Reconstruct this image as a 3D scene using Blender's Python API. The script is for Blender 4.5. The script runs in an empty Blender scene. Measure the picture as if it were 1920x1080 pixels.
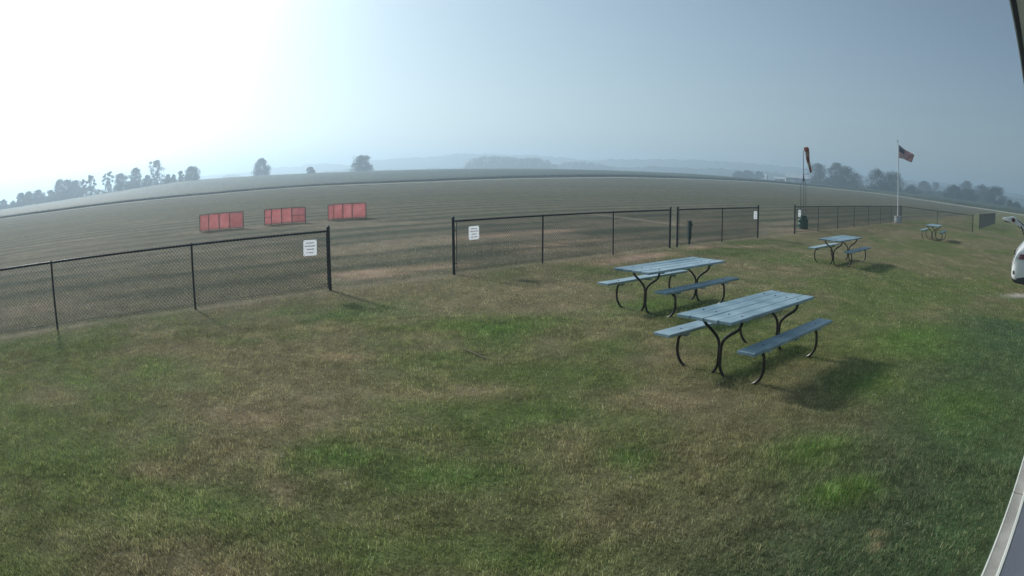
import bpy, math, random
import numpy as np
from mathutils import Vector, Matrix

R = math.radians
scene = bpy.context.scene
col = scene.collection
random.seed(7)
rng = np.random.default_rng(11)

# ------------------------------------------------------------------ camera
# a wide security-camera lens with barrel distortion (theta = .7355 r + .081 r^3)
cd = bpy.data.cameras.new('camera')
cam = bpy.data.objects.new('camera', cd)
col.objects.link(cam)
cam.location = (0, 0, 2.324)
cam.rotation_mode = 'XYZ'
pitch, roll = 0.168644, -0.0010985
cam.matrix_world = (Matrix.Translation((0, 0, 2.324)) @
                    Matrix.Rotation(math.pi / 2 - pitch, 4, 'X') @ Matrix.Rotation(-roll, 4, 'Z'))
cd.type = 'PANO'
cd.sensor_fit = 'HORIZONTAL'
cd.sensor_width = 36.0
cd.sensor_height = 20.25
cd.panorama_type = 'FISHEYE_LENS_POLYNOMIAL'
cd.fisheye_fov = R(170)
cd.fisheye_polynomial_k0 = 0.0
cd.fisheye_polynomial_k1 = -0.735518 / 18.0
cd.fisheye_polynomial_k2 = 0.0
cd.fisheye_polynomial_k3 = -0.080952 / 18.0 ** 3
cd.fisheye_polynomial_k4 = 0.0
cd.clip_start = 0.02
cd.clip_end = 20000
scene.camera = cam

# ------------------------------------------------------------------ sky and sun
SUN_AZ, SUN_EL = R(-42.5), R(27.0)          # azimuth from +Y towards +X
S = Vector((math.sin(SUN_AZ) * math.cos(SUN_EL), math.cos(SUN_AZ) * math.cos(SUN_EL), math.sin(SUN_EL)))
world = bpy.data.worlds.new('World')
scene.world = world
world.use_nodes = True
wn, wl = world.node_tree.nodes, world.node_tree.links
wn.clear()
sky = wn.new('ShaderNodeTexSky')
sky.sky_type = 'NISHITA'
sky.sun_disc = False
sky.sun_elevation = SUN_EL
sky.sun_rotation = SUN_AZ
sky.altitude = 200
sky.air_density = 1.0
sky.dust_density = 1.0
sky.ozone_density = 1.6
bg = wn.new('ShaderNodeBackground')
bg.inputs['Strength'].default_value = 0.050
wl.new(sky.outputs[0], bg.inputs['Color'])
# smoke aureole: forward scattering of the smoke layer round the sun's direction
tc = wn.new('ShaderNodeTexCoord')
dt = wn.new('ShaderNodeVectorMath'); dt.operation = 'DOT_PRODUCT'
wl.new(tc.outputs['Generated'], dt.inputs[0]); dt.inputs[1].default_value = S


def wmath(op, a, b=None):
    n = wn.new('ShaderNodeMath'); n.operation = op
    for i, v in enumerate((a, b)):
        if v is None: continue
        if isinstance(v, (int, float)): n.inputs[i].default_value = v
        else: wl.new(v, n.inputs[i])
    return n.outputs[0]


def hg(g):
    den = wmath('POWER', wmath('SUBTRACT', 1 + g * g, wmath('MULTIPLY', dt.outputs['Value'], 2 * g)), 1.5)
    return wmath('DIVIDE', (1 - g * g) / (4 * math.pi), den)


SMOKE_A, SMOKE_B = 0.86, 0.26
glow = wmath('ADD', wmath('MULTIPLY', hg(0.72), SMOKE_A), wmath('MULTIPLY', hg(0.25), SMOKE_B))
bg2 = wn.new('ShaderNodeBackground')
bg2.inputs['Color'].default_value = (0.80, 1.0, 0.93, 1)
wl.new(glow, bg2.inputs['Strength'])
add = wn.new('ShaderNodeAddShader')
wl.new(bg.outputs[0], add.inputs[0]); wl.new(bg2.outputs[0], add.inputs[1])
wo = wn.new('ShaderNodeOutputWorld')
wl.new(add.outputs[0], wo.inputs['Surface'])

sd = bpy.data.lights.new('sun', 'SUN')
sun = bpy.data.objects.new('sun', sd)
col.objects.link(sun)
sd.energy = 2.5
sd.angle = R(5.0)
sd.color = (1.0, 0.96, 0.90)
sun.rotation_mode = 'QUATERNION'
sun.rotation_quaternion = (-S).to_track_quat('-Z', 'Y')
sun.location = S * 50

scene.view_settings.view_transform = 'Standard'
scene.view_settings.look = 'None'
scene.view_settings.exposure = 0.52
scene.view_settings.gamma = 1.0
scene.view_settings.use_curve_mapping = False
scene.render.engine = 'CYCLES'
cy = scene.cycles
cy.use_denoising = True
cy.max_bounces = 6
cy.diffuse_bounces = 2
cy.glossy_bounces = 2
cy.transmission_bounces = 4
cy.transparent_max_bounces = 12
cy.volume_bounces = 1
cy.sample_clamp_indirect = 4.0


# ------------------------------------------------------------------ helpers
class MB:
    """collects shapes of ONE mesh object"""
    def __init__(self):
        self.v, self.f, self.m = [], [], []

    def add(self, vs, fs, mi=0):
        o = len(self.v)
        self.v += [tuple(p) for p in vs]
        self.f += [tuple(i + o for i in f) for f in fs]
        self.m += [mi] * len(fs)

    def box(self, c, s, rz=0, mi=0, M=None):
        x, y, z = s[0] / 2, s[1] / 2, s[2] / 2
        vs = [Vector((a, b, d)) for a in (-x, x) for b in (-y, y) for d in (-z, z)]
        if M is not None: vs = [M @ p for p in vs]
        if rz:
            m = Matrix.Rotation(rz, 3, 'Z'); vs = [m @ p for p in vs]
        vs = [p + Vector(c) for p in vs]
        self.add(vs, [(0, 1, 3, 2), (4, 6, 7, 5), (0, 4, 5, 1), (2, 3, 7, 6), (0, 2, 6, 4), (1, 5, 7, 3)], mi)

    def tube(self, pts, r, n=8, mi=0, cap=True):
        pts = [Vector(p) for p in pts]
        rs = r if isinstance(r, (list, tuple)) else [r] * len(pts)
        ref = Vector((0, 0, 1))
        d0 = (pts[1] - pts[0]).normalized()
        if abs(d0.z) > .9: ref = Vector((1, 0, 0))
        rings = []
        a = d0.cross(ref).normalized()
        for i, p in enumerate(pts):
            if i == 0: d = pts[1] - pts[0]
            elif i == len(pts) - 1: d = pts[i] - pts[i - 1]
            else: d = (pts[i + 1] - pts[i]).normalized() + (pts[i] - pts[i - 1]).normalized()
            d.normalize()
            a = (a - d * a.dot(d)).normalized()
            b = d.cross(a)
            rings.append([p + (a * math.cos(t) + b * math.sin(t)) * rs[i] for t in [2 * math.pi * k / n for k in range(n)]])
        vs = [q for ring in rings for q in ring]
        fs = []
        for i in range(len(pts) - 1):
            for k in range(n):
                fs.append((i * n + k, i * n + (k + 1) % n, (i + 1) * n + (k + 1) % n, (i + 1) * n + k))
        if cap:
            fs.append(tuple(range(n))[::-1]); fs.append(tuple((len(pts) - 1) * n + k for k in range(n)))
        self.add(vs, fs, mi)

    def lathe(self, prof, n=20, c=(0, 0, 0), mi=0):
        vs, fs = [], []
        for r, z in prof:
            for k in range(n):
                t = 2 * math.pi * k / n
                vs.append((c[0] + r * math.cos(t), c[1] + r * math.sin(t), c[2] + z))
        for i in range(len(prof) - 1):
            for k in range(n):
                fs.append((i * n + k, i * n + (k + 1) % n, (i + 1) * n + (k + 1) % n, (i + 1) * n + k))
        fs.append(tuple(range(n))[::-1]); fs.append(tuple((len(prof) - 1) * n + k for k in range(n)))
        self.add(vs, fs, mi)

    def mesh(self, name, mats, smooth=False):
        me = bpy.data.meshes.new(name)
        me.from_pydata(self.v, [], self.f)
        for m in (mats if isinstance(mats, (list, tuple)) else [mats]): me.materials.append(m)
        if any(self.m): me.polygons.foreach_set('material_index', self.m)
        if smooth:
            me.polygons.foreach_set('use_smooth', [True] * len(me.polygons))
            me.set_sharp_from_angle(angle=R(40))
        me.update()
        return me

    def build(self, name, mats, parent=None, smooth=False, bevel=0):
        o = bpy.data.objects.new(name, self.mesh(name, mats, smooth))
        col.objects.link(o)
        if parent: o.parent = parent
        if bevel:
            b = o.modifiers.new('bevel', 'BEVEL'); b.width = bevel; b.segments = 2; b.limit_method = 'ANGLE'
        return o


def obj(name, me, parent=None):
    o = bpy.data.objects.new(name, me); col.objects.link(o)
    if parent: o.parent = parent
    return o


def tag(o, label=None, cat=None, group=None, kind=None):
    if label: o['label'] = label
    if cat: o['category'] = cat
    if group: o['group'] = group
    if kind: o['kind'] = kind
    return o


def thing(name, loc, rz, label, cat, group=None):
    o = bpy.data.objects.new(name, None)
    o.empty_display_size = .2
    col.objects.link(o)
    o.location = loc; o.rotation_euler = (0, 0, rz)
    return tag(o, label, cat, group)


def np_mesh(name, V, F, mat, colors=None, smooth=False):
    """V (n,3), F (m,3|4) numpy"""
    me = bpy.data.meshes.new(name)
    n, k = F.shape
    me.vertices.add(len(V)); me.vertices.foreach_set('co', np.ascontiguousarray(V, dtype=np.float32).ravel())
    me.loops.add(n * k); me.loops.foreach_set('vertex_index', np.ascontiguousarray(F, dtype=np.int32).ravel())
    me.polygons.add(n)
    me.polygons.foreach_set('loop_start', np.arange(0, n * k, k, dtype=np.int32))
    me.polygons.foreach_set('loop_total', np.full(n, k, dtype=np.int32))
    if smooth: me.polygons.foreach_set('use_smooth', np.ones(n, dtype=bool))
    if colors is not None:
        a = me.color_attributes.new('tint', 'FLOAT_COLOR', 'POINT')
        c4 = np.ones((len(V), 4), np.float32); c4[:, :3] = colors
        a.data.foreach_set('color', c4.ravel())
    me.materials.append(mat)
    me.update(calc_edges=True)
    me.validate()
    return me


# numpy value noise
_perm = np.random.default_rng(3).random((256, 256))


def vnoise(x, y):
    xi, yi = np.floor(x).astype(int), np.floor(y).astype(int)
    fx, fy = x - xi, y - yi
    fx = fx * fx * (3 - 2 * fx); fy = fy * fy * (3 - 2 * fy)
    a = _perm[xi % 256, yi % 256]; b = _perm[(xi + 1) % 256, yi % 256]
    c = _perm[xi % 256, (yi + 1) % 256]; d = _perm[(xi + 1) % 256, (yi + 1) % 256]
    return (a * (1 - fx) + b * fx) * (1 - fy) + (c * (1 - fx) + d * fx) * fy


def fbm(x, y, sc, oc=4, ox=0.0):
    s, amp, tot = 0, 1.0, 0
    for o in range(oc):
        s = s + amp * vnoise(x / sc * 2 ** o + 17.3 * o + ox, y / sc * 2 ** o + 9.1 * o + ox * 1.7); tot += amp; amp *= .55
    return s / tot


def sstep(a, b, x):
    t = np.clip((x - a) / (b - a), 0, 1); return t * t * (3 - 2 * t)


# ------------------------------------------------------------------ materials
def mat(name, base=(.5, .5, .5), rough=.6, metal=0.0, spec=0.5, var=0.0, vscale=8.0, bump=0.0, bscale=30.0, dirt=None, coat=0.0):
    m = bpy.data.materials.new(name); m.use_nodes = True
    nt = m.node_tree; b = nt.nodes['Principled BSDF']
    b.inputs['Base Color'].default_value = (*base, 1)
    b.inputs['Roughness'].default_value = rough
    b.inputs['Metallic'].default_value = metal
    b.inputs['Specular IOR Level'].default_value = spec
    b.inputs['Coat Weight'].default_value = coat
    if var or bump or dirt:
        tcn = nt.nodes.new('ShaderNodeTexCoord')
        nz = nt.nodes.new('ShaderNodeTexNoise'); nz.inputs['Scale'].default_value = vscale; nz.inputs['Detail'].default_value = 6
        nt.links.new(tcn.outputs['Object'], nz.inputs['Vector'])
        ramp = nt.nodes.new('ShaderNodeValToRGB')
        lo = dirt if dirt else tuple(c * (1 - var) for c in base)
        hi = tuple(min(1, c * (1 + var)) for c in base)
        ramp.color_ramp.elements[0].color = (*lo, 1); ramp.color_ramp.elements[0].position = .32
        ramp.color_ramp.elements[1].color = (*hi, 1); ramp.color_ramp.elements[1].position = .68
        nt.links.new(nz.outputs['Fac'], ramp.inputs['Fac'])
        nt.links.new(ramp.outputs['Color'], b.inputs['Base Color'])
        rr = nt.nodes.new('ShaderNodeMapRange')
        rr.inputs['To Min'].default_value = max(0, rough - .12); rr.inputs['To Max'].default_value = min(1, rough + .12)
        nt.links.new(nz.outputs['Fac'], rr.inputs['Value']); nt.links.new(rr.outputs['Result'], b.inputs['Roughness'])
        if bump:
            nb = nt.nodes.new('ShaderNodeTexNoise'); nb.inputs['Scale'].default_value = bscale; nb.inputs['Detail'].default_value = 5
            nt.links.new(tcn.outputs['Object'], nb.inputs['Vector'])
            bn = nt.nodes.new('ShaderNodeBump'); bn.inputs['Strength'].default_value = bump; bn.inputs['Distance'].default_value = .01
            nt.links.new(nb.outputs['Fac'], bn.inputs['Height']); nt.links.new(bn.outputs['Normal'], b.inputs['Normal'])
    return m


def tint_mat(name, rough=.85, spec=.2, noise=(0.25, 40.0), trans=0.0, bump=0.0, bscale=25.0):
    """colour from the mesh's own tint attribute with fine grain"""
    m = bpy.data.materials.new(name); m.use_nodes = True
    nt = m.node_tree; b = nt.nodes['Principled BSDF']
    at = nt.nodes.new('ShaderNodeAttribute'); at.attribute_name = 'tint'
    b.inputs['Roughness'].default_value = rough
    b.inputs['Specular IOR Level'].default_value = spec
    out = at.outputs['Color']
    geo = nt.nodes.new('ShaderNodeNewGeometry')
    if noise:
        nz = nt.nodes.new('ShaderNodeTexNoise'); nz.inputs['Scale'].default_value = noise[1]; nz.inputs['Detail'].default_value = 5
        nz.inputs['Roughness'].default_value = .65
        nt.links.new(geo.outputs['Position'], nz.inputs['Vector'])
        mr = nt.nodes.new('ShaderNodeMapRange')
        mr.inputs['From Min'].default_value = .3; mr.inputs['From Max'].default_value = .7
        mr.inputs['To Min'].default_value = 1 - noise[0]; mr.inputs['To Max'].default_value = 1 + noise[0]
        nt.links.new(nz.outputs['Fac'], mr.inputs['Value'])
        sc = nt.nodes.new('ShaderNodeVectorMath'); sc.operation = 'SCALE'
        nt.links.new(out, sc.inputs[0]); nt.links.new(mr.outputs['Result'], sc.inputs['Scale'])
        out = sc.outputs['Vector']
    nt.links.new(out, b.inputs['Base Color'])
    if bump:
        nb = nt.nodes.new('ShaderNodeTexNoise'); nb.inputs['Scale'].default_value = bscale; nb.inputs['Detail'].default_value = 6
        nt.links.new(geo.outputs['Position'], nb.inputs['Vector'])
        bn = nt.nodes.new('ShaderNodeBump'); bn.inputs['Strength'].default_value = bump; bn.inputs['Distance'].default_value = .03
        nt.links.new(nb.outputs['Fac'], bn.inputs['Height']); nt.links.new(bn.outputs['Normal'], b.inputs['Normal'])
    if trans:
        tr = nt.nodes.new('ShaderNodeBsdfTranslucent'); nt.links.new(out, tr.inputs['Color'])
        mx = nt.nodes.new('ShaderNodeMixShader'); mx.inputs['Fac'].default_value = trans
        nt.links.new(b.outputs[0], mx.inputs[1]); nt.links.new(tr.outputs[0], mx.inputs[2])
        nt.links.new(mx.outputs[0], nt.nodes['Material Output'].inputs['Surface'])
    return m


M_ground = tint_mat('lawn_soil', .95, .1, (.42, 17.0), 0, .6, 40.0)
M_grass = tint_mat('grass_blade', .6, .35, None, .4)
M_leaf = tint_mat('leaf', .7, .2, None, .15)
M_crop = tint_mat('crop_leaf', .8, .2, (.3, 1.2), .15)
M_hill = tint_mat('wooded_hill', .9, .1, (.35, .05))
M_black = mat('black_vinyl_coat', (.024, .029, .034), .38, 0, .5, .3, 20)
M_wire = mat('black_vinyl_wire', (.05, .054, .06), .35, 0, .6)
M_tube = mat('brown_black_steel', (.032, .029, .028), .32, .35, .5, .4, 14)
M_sign = mat('white_sign_board', (.82, .83, .85), .45, 0, .4, .05, 6)
_n = M_sign.node_tree; _t = _n.nodes.new('ShaderNodeBsdfTranslucent'); _t.inputs[0].default_value = (.9, .92, .95, 1)
_x = _n.nodes.new('ShaderNodeMixShader'); _x.inputs[0].default_value = .75
_n.links.new(_n.nodes['Principled BSDF'].outputs[0], _x.inputs[1]); _n.links.new(_t.outputs[0], _x.inputs[2]); _n.links.new(_x.outputs[0], _n.nodes['Material Output'].inputs['Surface'])
M_ink = mat('faded_sign_ink', (.16, .17, .2), .6)
M_pine = mat('tree_bark', (.07, .06, .05), .9, 0, .2, .3, 3)
M_drum = mat('green_drum_paint', (.025, .095, .062), .45, 0, .5, .25, 5, dirt=(.035, .08, .06))
M_galv = mat('weathered_grey_pipe', (.09, .10, .115), .5, .4, .5, .25, 10)
M_white = mat('white_pole_paint', (.72, .74, .76), .35, 0, .5, .06, 6)
M_tub = mat('white_plastic_tub', (.55, .58, .6), .5, 0, .4, .12, 4)
M_green = mat('green_box_paint', (.022, .06, .055), .5, 0, .4, .25, 8)
M_conc = mat('step_concrete', (.29, .28, .265), .85, 0, .3, .2, 4, .3, 60)
M_deck = mat('porch_floor_paint', (.16, .18, .22), .6, 0, .4, .12, 3, .15, 40)
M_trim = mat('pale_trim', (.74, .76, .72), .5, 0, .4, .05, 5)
M_fascia = mat('dark_fascia', (.022, .022, .05), .5, 0, .4, .2, 6)
M_soffit = mat('pale_soffit', (.72, .75, .70), .7, 0, .3, .06, 4)
M_roof = mat('shingle', (.07, .065, .06), .9, 0, .2, .3, 30, .5, 60)
M_siding = mat('pale_siding', (.5, .52, .52), .7, 0, .3, .05, 4)
M_carpaint = mat('white_car_paint', (.78, .79, .80), .22, 0, .5, coat=.6)
M_glass = mat('dark_car_glass', (.015, .02, .03), .06, 0, .6)
M_cladding = mat('dark_cladding', (.025, .028, .034), .55, 0, .4)
M_lamp = mat('tail_lamp_red', (.07, .008, .012), .15, 0, .6, coat=.5)
M_tyre = mat('tyre_rubber', (.016, .016, .017), .8, 0, .3)
M_rim = mat('alloy_rim', (.4, .41, .42), .3, .8)
M_wood = mat('weathered_stick', (.17, .145, .10), .85, 0, .2, .3, 20)
M_flower = mat('white_blossom', (.5, .5, .45), .7)
M_barnwall = mat('barn_wall', (.30, .32, .33), .8, 0, .2, .1, .4)
M_barnroof = mat('barn_metal_roof', (.72, .74, .76), .45, .1, .4, .06, .4)
M_brass = mat('finial', (.12, .12, .12), .4, .5)


def painted_plank():
    m = bpy.data.materials.new('blue_grey_plank'); m.use_nodes = True
    nt = m.node_tree; b = nt.nodes['Principled BSDF']
    tcn = nt.nodes.new('ShaderNodeTexCoord')
    mp = nt.nodes.new('ShaderNodeMapping'); mp.inputs['Scale'].default_value = (1.5, 22, 22)
    nt.links.new(tcn.outputs['Object'], mp.inputs['Vector'])
    nz = nt.nodes.new('ShaderNodeTexNoise'); nz.inputs['Scale'].default_value = 3; nz.inputs['Detail'].default_value = 8
    nt.links.new(mp.outputs['Vector'], nz.inputs['Vector'])
    n2 = nt.nodes.new('ShaderNodeTexNoise'); n2.inputs['Scale'].default_value = 2.2; n2.inputs['Detail'].default_value = 5
    oi = nt.nodes.new('ShaderNodeObjectInfo')
    av = nt.nodes.new('ShaderNodeVectorMath'); av.operation = 'ADD'
    nt.links.new(tcn.outputs['Object'], av.inputs[0]); nt.links.new(oi.outputs['Location'], av.inputs[1])
    nt.links.new(av.outputs[0], n2.inputs['Vector'])
    mxv = nt.nodes.new('ShaderNodeMath'); mxv.operation = 'ADD'
    nt.links.new(nz.outputs['Fac'], mxv.inputs[0]); nt.links.new(n2.outputs['Fac'], mxv.inputs[1])
    ramp = nt.nodes.new('ShaderNodeValToRGB')
    cr = ramp.color_ramp
    cr.elements[0].position = .36; cr.elements[0].color = (.13, .22, .27, 1)
    cr.elements[1].position = .62; cr.elements[1].color = (.31, .43, .49, 1)
    hv = nt.nodes.new('ShaderNodeMath'); hv.operation = 'MULTIPLY'; hv.inputs[1].default_value = .5
    nt.links.new(mxv.outputs[0], hv.inputs[0]); nt.links.new(hv.outputs[0], ramp.inputs['Fac'])
    nt.links.new(ramp.outputs['Color'], b.inputs['Base Color'])
    hs = nt.nodes.new('ShaderNodeHueSaturation')
    vr = nt.nodes.new('ShaderNodeMapRange'); vr.inputs['To Min'].default_value = 1.0; vr.inputs['To Max'].default_value = 1.45
    nt.links.new(oi.outputs['Random'], vr.inputs['Value']); nt.links.new(vr.outputs['Result'], hs.inputs['Value'])
    sr = nt.nodes.new('ShaderNodeMapRange'); sr.inputs['To Min'].default_value = 1.1; sr.inputs['To Max'].default_value = .8
    nt.links.new(oi.outputs['Random'], sr.inputs['Value']); nt.links.new(sr.outputs['Result'], hs.inputs['Saturation'])
    nt.links.new(ramp.outputs['Color'], hs.inputs['Color']); nt.links.new(hs.outputs['Color'], b.inputs['Base Color'])
    b.inputs['Roughness'].default_value = .5
    bn = nt.nodes.new('ShaderNodeBump'); bn.inputs['Strength'].default_value = .35; bn.inputs['Distance'].default_value = .004
    nt.links.new(nz.outputs['Fac'], bn.inputs['Height']); nt.links.new(bn.outputs['Normal'], b.inputs['Normal'])
    return m


M_plank = painted_plank()


def cloth_net():
    m = bpy.data.materials.new('red_net'); m.use_nodes = True
    nt = m.node_tree; nt.nodes.clear()
    geo = nt.nodes.new('ShaderNodeNewGeometry')
    nz = nt.nodes.new('ShaderNodeTexNoise'); nz.inputs['Scale'].default_value = 3.0
    nt.links.new(geo.outputs['Position'], nz.inputs['Vector'])
    ramp = nt.nodes.new('ShaderNodeValToRGB')
    ramp.color_ramp.elements[0].color = (.62, .20, .21, 1); ramp.color_ramp.elements[0].position = .3
    ramp.color_ramp.elements[1].color = (.74, .30, .31, 1); ramp.color_ramp.elements[1].position = .7
    nt.links.new(nz.outputs['Fac'], ramp.inputs['Fac'])
    d = nt.nodes.new('ShaderNodeBsdfDiffuse'); t = nt.nodes.new('ShaderNodeBsdfTranslucent'); tr = nt.nodes.new('ShaderNodeBsdfTransparent')
    nt.links.new(ramp.outputs[0], d.inputs[0]); nt.links.new(ramp.outputs[0], t.inputs[0])
    m1 = nt.nodes.new('ShaderNodeMixShader'); m1.inputs[0].default_value = .55
    nt.links.new(d.outputs[0], m1.inputs[1]); nt.links.new(t.outputs[0], m1.inputs[2])
    m2 = nt.nodes.new('ShaderNodeMixShader'); m2.inputs[0].default_value = .42
    nt.links.new(m1.outputs[0], m2.inputs[1]); nt.links.new(tr.outputs[0], m2.inputs[2])
    o = nt.nodes.new('ShaderNodeOutputMaterial'); nt.links.new(m2.outputs[0], o.inputs[0])
    return m


M_net = cloth_net()


def cloth_mat(name):
    m = tint_mat(name, .8, .2, None, .35)
    return m


# ------------------------------------------------------------------ the lie of the land
E2 = np.array([.7384, .6743])         # along the fence
L2 = np.array([-.6743, .7384])        # from the porch towards the field
FENCE_L = 12.30                       # lateral offset of the spectator fence
edge_az = np.array([-180, -75, -46.7, -41, -35.6, -30.5, -25.5, -21.9, -16.5, -10.8, -6.4, -1.5, 4, 9.5, 14, 17, 21.7, 26.5, 31.5, 35.4, 39.6, 45.5, 60, 180.])
edge_d = np.array([140, 140, 134, 130, 134, 137, 140, 146, 154, 161, 170, 186, 205, 228, 255, 275, 300, 300, 285, 265, 245, 233, 200, 200.])
edge_z = np.array([0, 0, 0, 0, 0, 0, 0, .05, .10, .02, .04, .26, .58, 1.0, 1.05, 1.18, 1.28, .91, .75, .31, .05, 0, 0, 0.])
rise_az = np.array([-180, -60, -46.7, -41, -35.6, -28.4, -21.9, -13.8, -6.2, 4, 10.6, 14, 22, 26.5, 31.5, 38, 46, 60, 180.])
rise_z = np.array([0, 0, .3, .8, 2.0, 4.5, 4.1, 3.55, 3.4, 3.0, 2.7, 2.7, 1.6, 1.0, 1.2, 1.2, .9, 0, 0.])


def edge_of(az):
    return np.interp(az, edge_az, edge_d)


def terrain(x, y):
    d = np.hypot(x, y); az = np.degrees(np.arctan2(x, y))
    e = edge_of(az); rz = np.interp(az, rise_az, rise_z)
    top = np.maximum(e + 60, 400.)
    ez = np.interp(az, edge_az, edge_z)
    z = ez * sstep(e * .35, e, d) + (rz - ez) * sstep(e, top, d) - 4.0 * sstep(top + 40, top + 350, d) * (d > top)
    z = z + .012 * (fbm(x, y, 1.3, 2) - .5) * 2 * (d < 60)
    return z


def px_patches(lst, x, y):
    s = np.zeros_like(x)
    for (cx, cy_, rx, ry, a, w) in lst:
        ca, sa = math.cos(a), math.sin(a)
        u = ((x - cx) * ca + (y - cy_) * sa) / rx; v = (-(x - cx) * sa + (y - cy_) * ca) / ry
        s = np.maximum(s, w * np.exp(-(u * u + v * v) * 1.2))
    return s


GREEN = [(-.2, 10.1, 1.2, .8, .2, 1), (-.95, 8.3, .6, .45, 0, .95), (1.0, 5.2, .35, .3, 0, .9), (2.68, 5.05, .55, .42, .4, 1.25), (2.6, 4.17, .45, .26, .3, 1.25),
         (-2.85, 11.0, 1.1, .5, 0, .8), (-.4, 4.9, .9, .5, 0, .75), (6.4, 8.8, 1.7, 1.0, .7, .85), (5.2, 5.6, 1.2, .8, .7, .7), (.4, 6.3, .5, .35, 0, .6),
         (3.9, 10.2, .9, .5, .6, .5), (2.2, 11.6, 1.3, .6, .7, .75), (3.0, 8.1, 1.0, .5, .7, .55), (4.3, 7.0, 1.1, .8, .7, .75), (-1.4, 5.2, .6, .35, 0, .6), (-4.3, 7.4, .9, .5, -.5, .45), (-5.2, 6.3, .7, .4, -.5, .5),
         (8.6, 12.2, 1.6, .9, .7, .6), (-2.3, 4.0, .7, .4, -.3, .55), (.2, 3.6, .9, .35, 0, .5)]
DRY = [(2.54, 3.42, .08, .05, .4, .8), (2.46, 3.26, .09, .05, .4, .8), (-2.2, 8.35, .45, .25, 0, 1), (-2.6, 5.95, .7, .3, 0, .9), (-1.0, 6.9, .6, .25, 0, .8), (-.4, 7.05, .5, .3, 0, .9), (-3.4, 15.6, 1.2, .5, .7, .9),
       (-2.1, 16.8, 1.0, .5, .7, .7), (3.6, 18.9, 1.5, .35, .75, 1.15), (.75, 11.7, .7, .3, 0, .7), (-3.05, 4.45, .35, .2, 0, .7), (1.4, 17.6, .8, .3, .7, .7),
       (6.6, 21.7, 1.6, .3, .75, 1), (14.4, 30.6, 1.6, .45, .6, 1.1), (12.5, 30.9, 1.5, .35, .3, .9), (18.7, 33.1, 2.0, .4, .74, .8), (27.5, 41.2, 1.5, .5, .74, .8), (1.5, 20.5, 1.6, .35, .3, .9), (4.0, 23.0, 1.4, .3, .3, .9),
       (1.6, 6.6, .5, .25, 0, .6), (-1.2, 9.6, .6, .25, .3, .6), (4.3, 13.9, .9, .4, .7, .5), (.6, 13.6, 1.3, .4, .7, .55), (9.0, 22.5, 1.5, .4, .7, .6)]
WORN = [(3.5, 18.7, 1.6, .40, .75, 1.5), (-.7, 24.7, 1.8, .5, .74, 1.0), (1.75, 26.9, 1.6, .5, .74, 1.0), (2.6, 23.2, 2.2, .3, .6, .8), (-3.6, 15.8, 1.2, .4, .6, 1.0), (2.6, 17.6, .8, .22, .75, .9), (6.1, 21.6, 1.0, .28, .75, 1.2), (8.0, 22.2, 1.2, .22, .4, .9), (14.0, 30.5, 1.8, .30, .6, 1.2), (-3.1, 15.2, .9, .3, .6, .7), (1.0, 21.5, 1.4, .25, .4, .9), (-1.8, 16.6, .8, .25, .7, .7)]
BARE = [(13.6, 12.55, 1.1, .28, .1, 1.2), (15.2, 12.4, 1.4, .5, 0, 1.2)]


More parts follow.
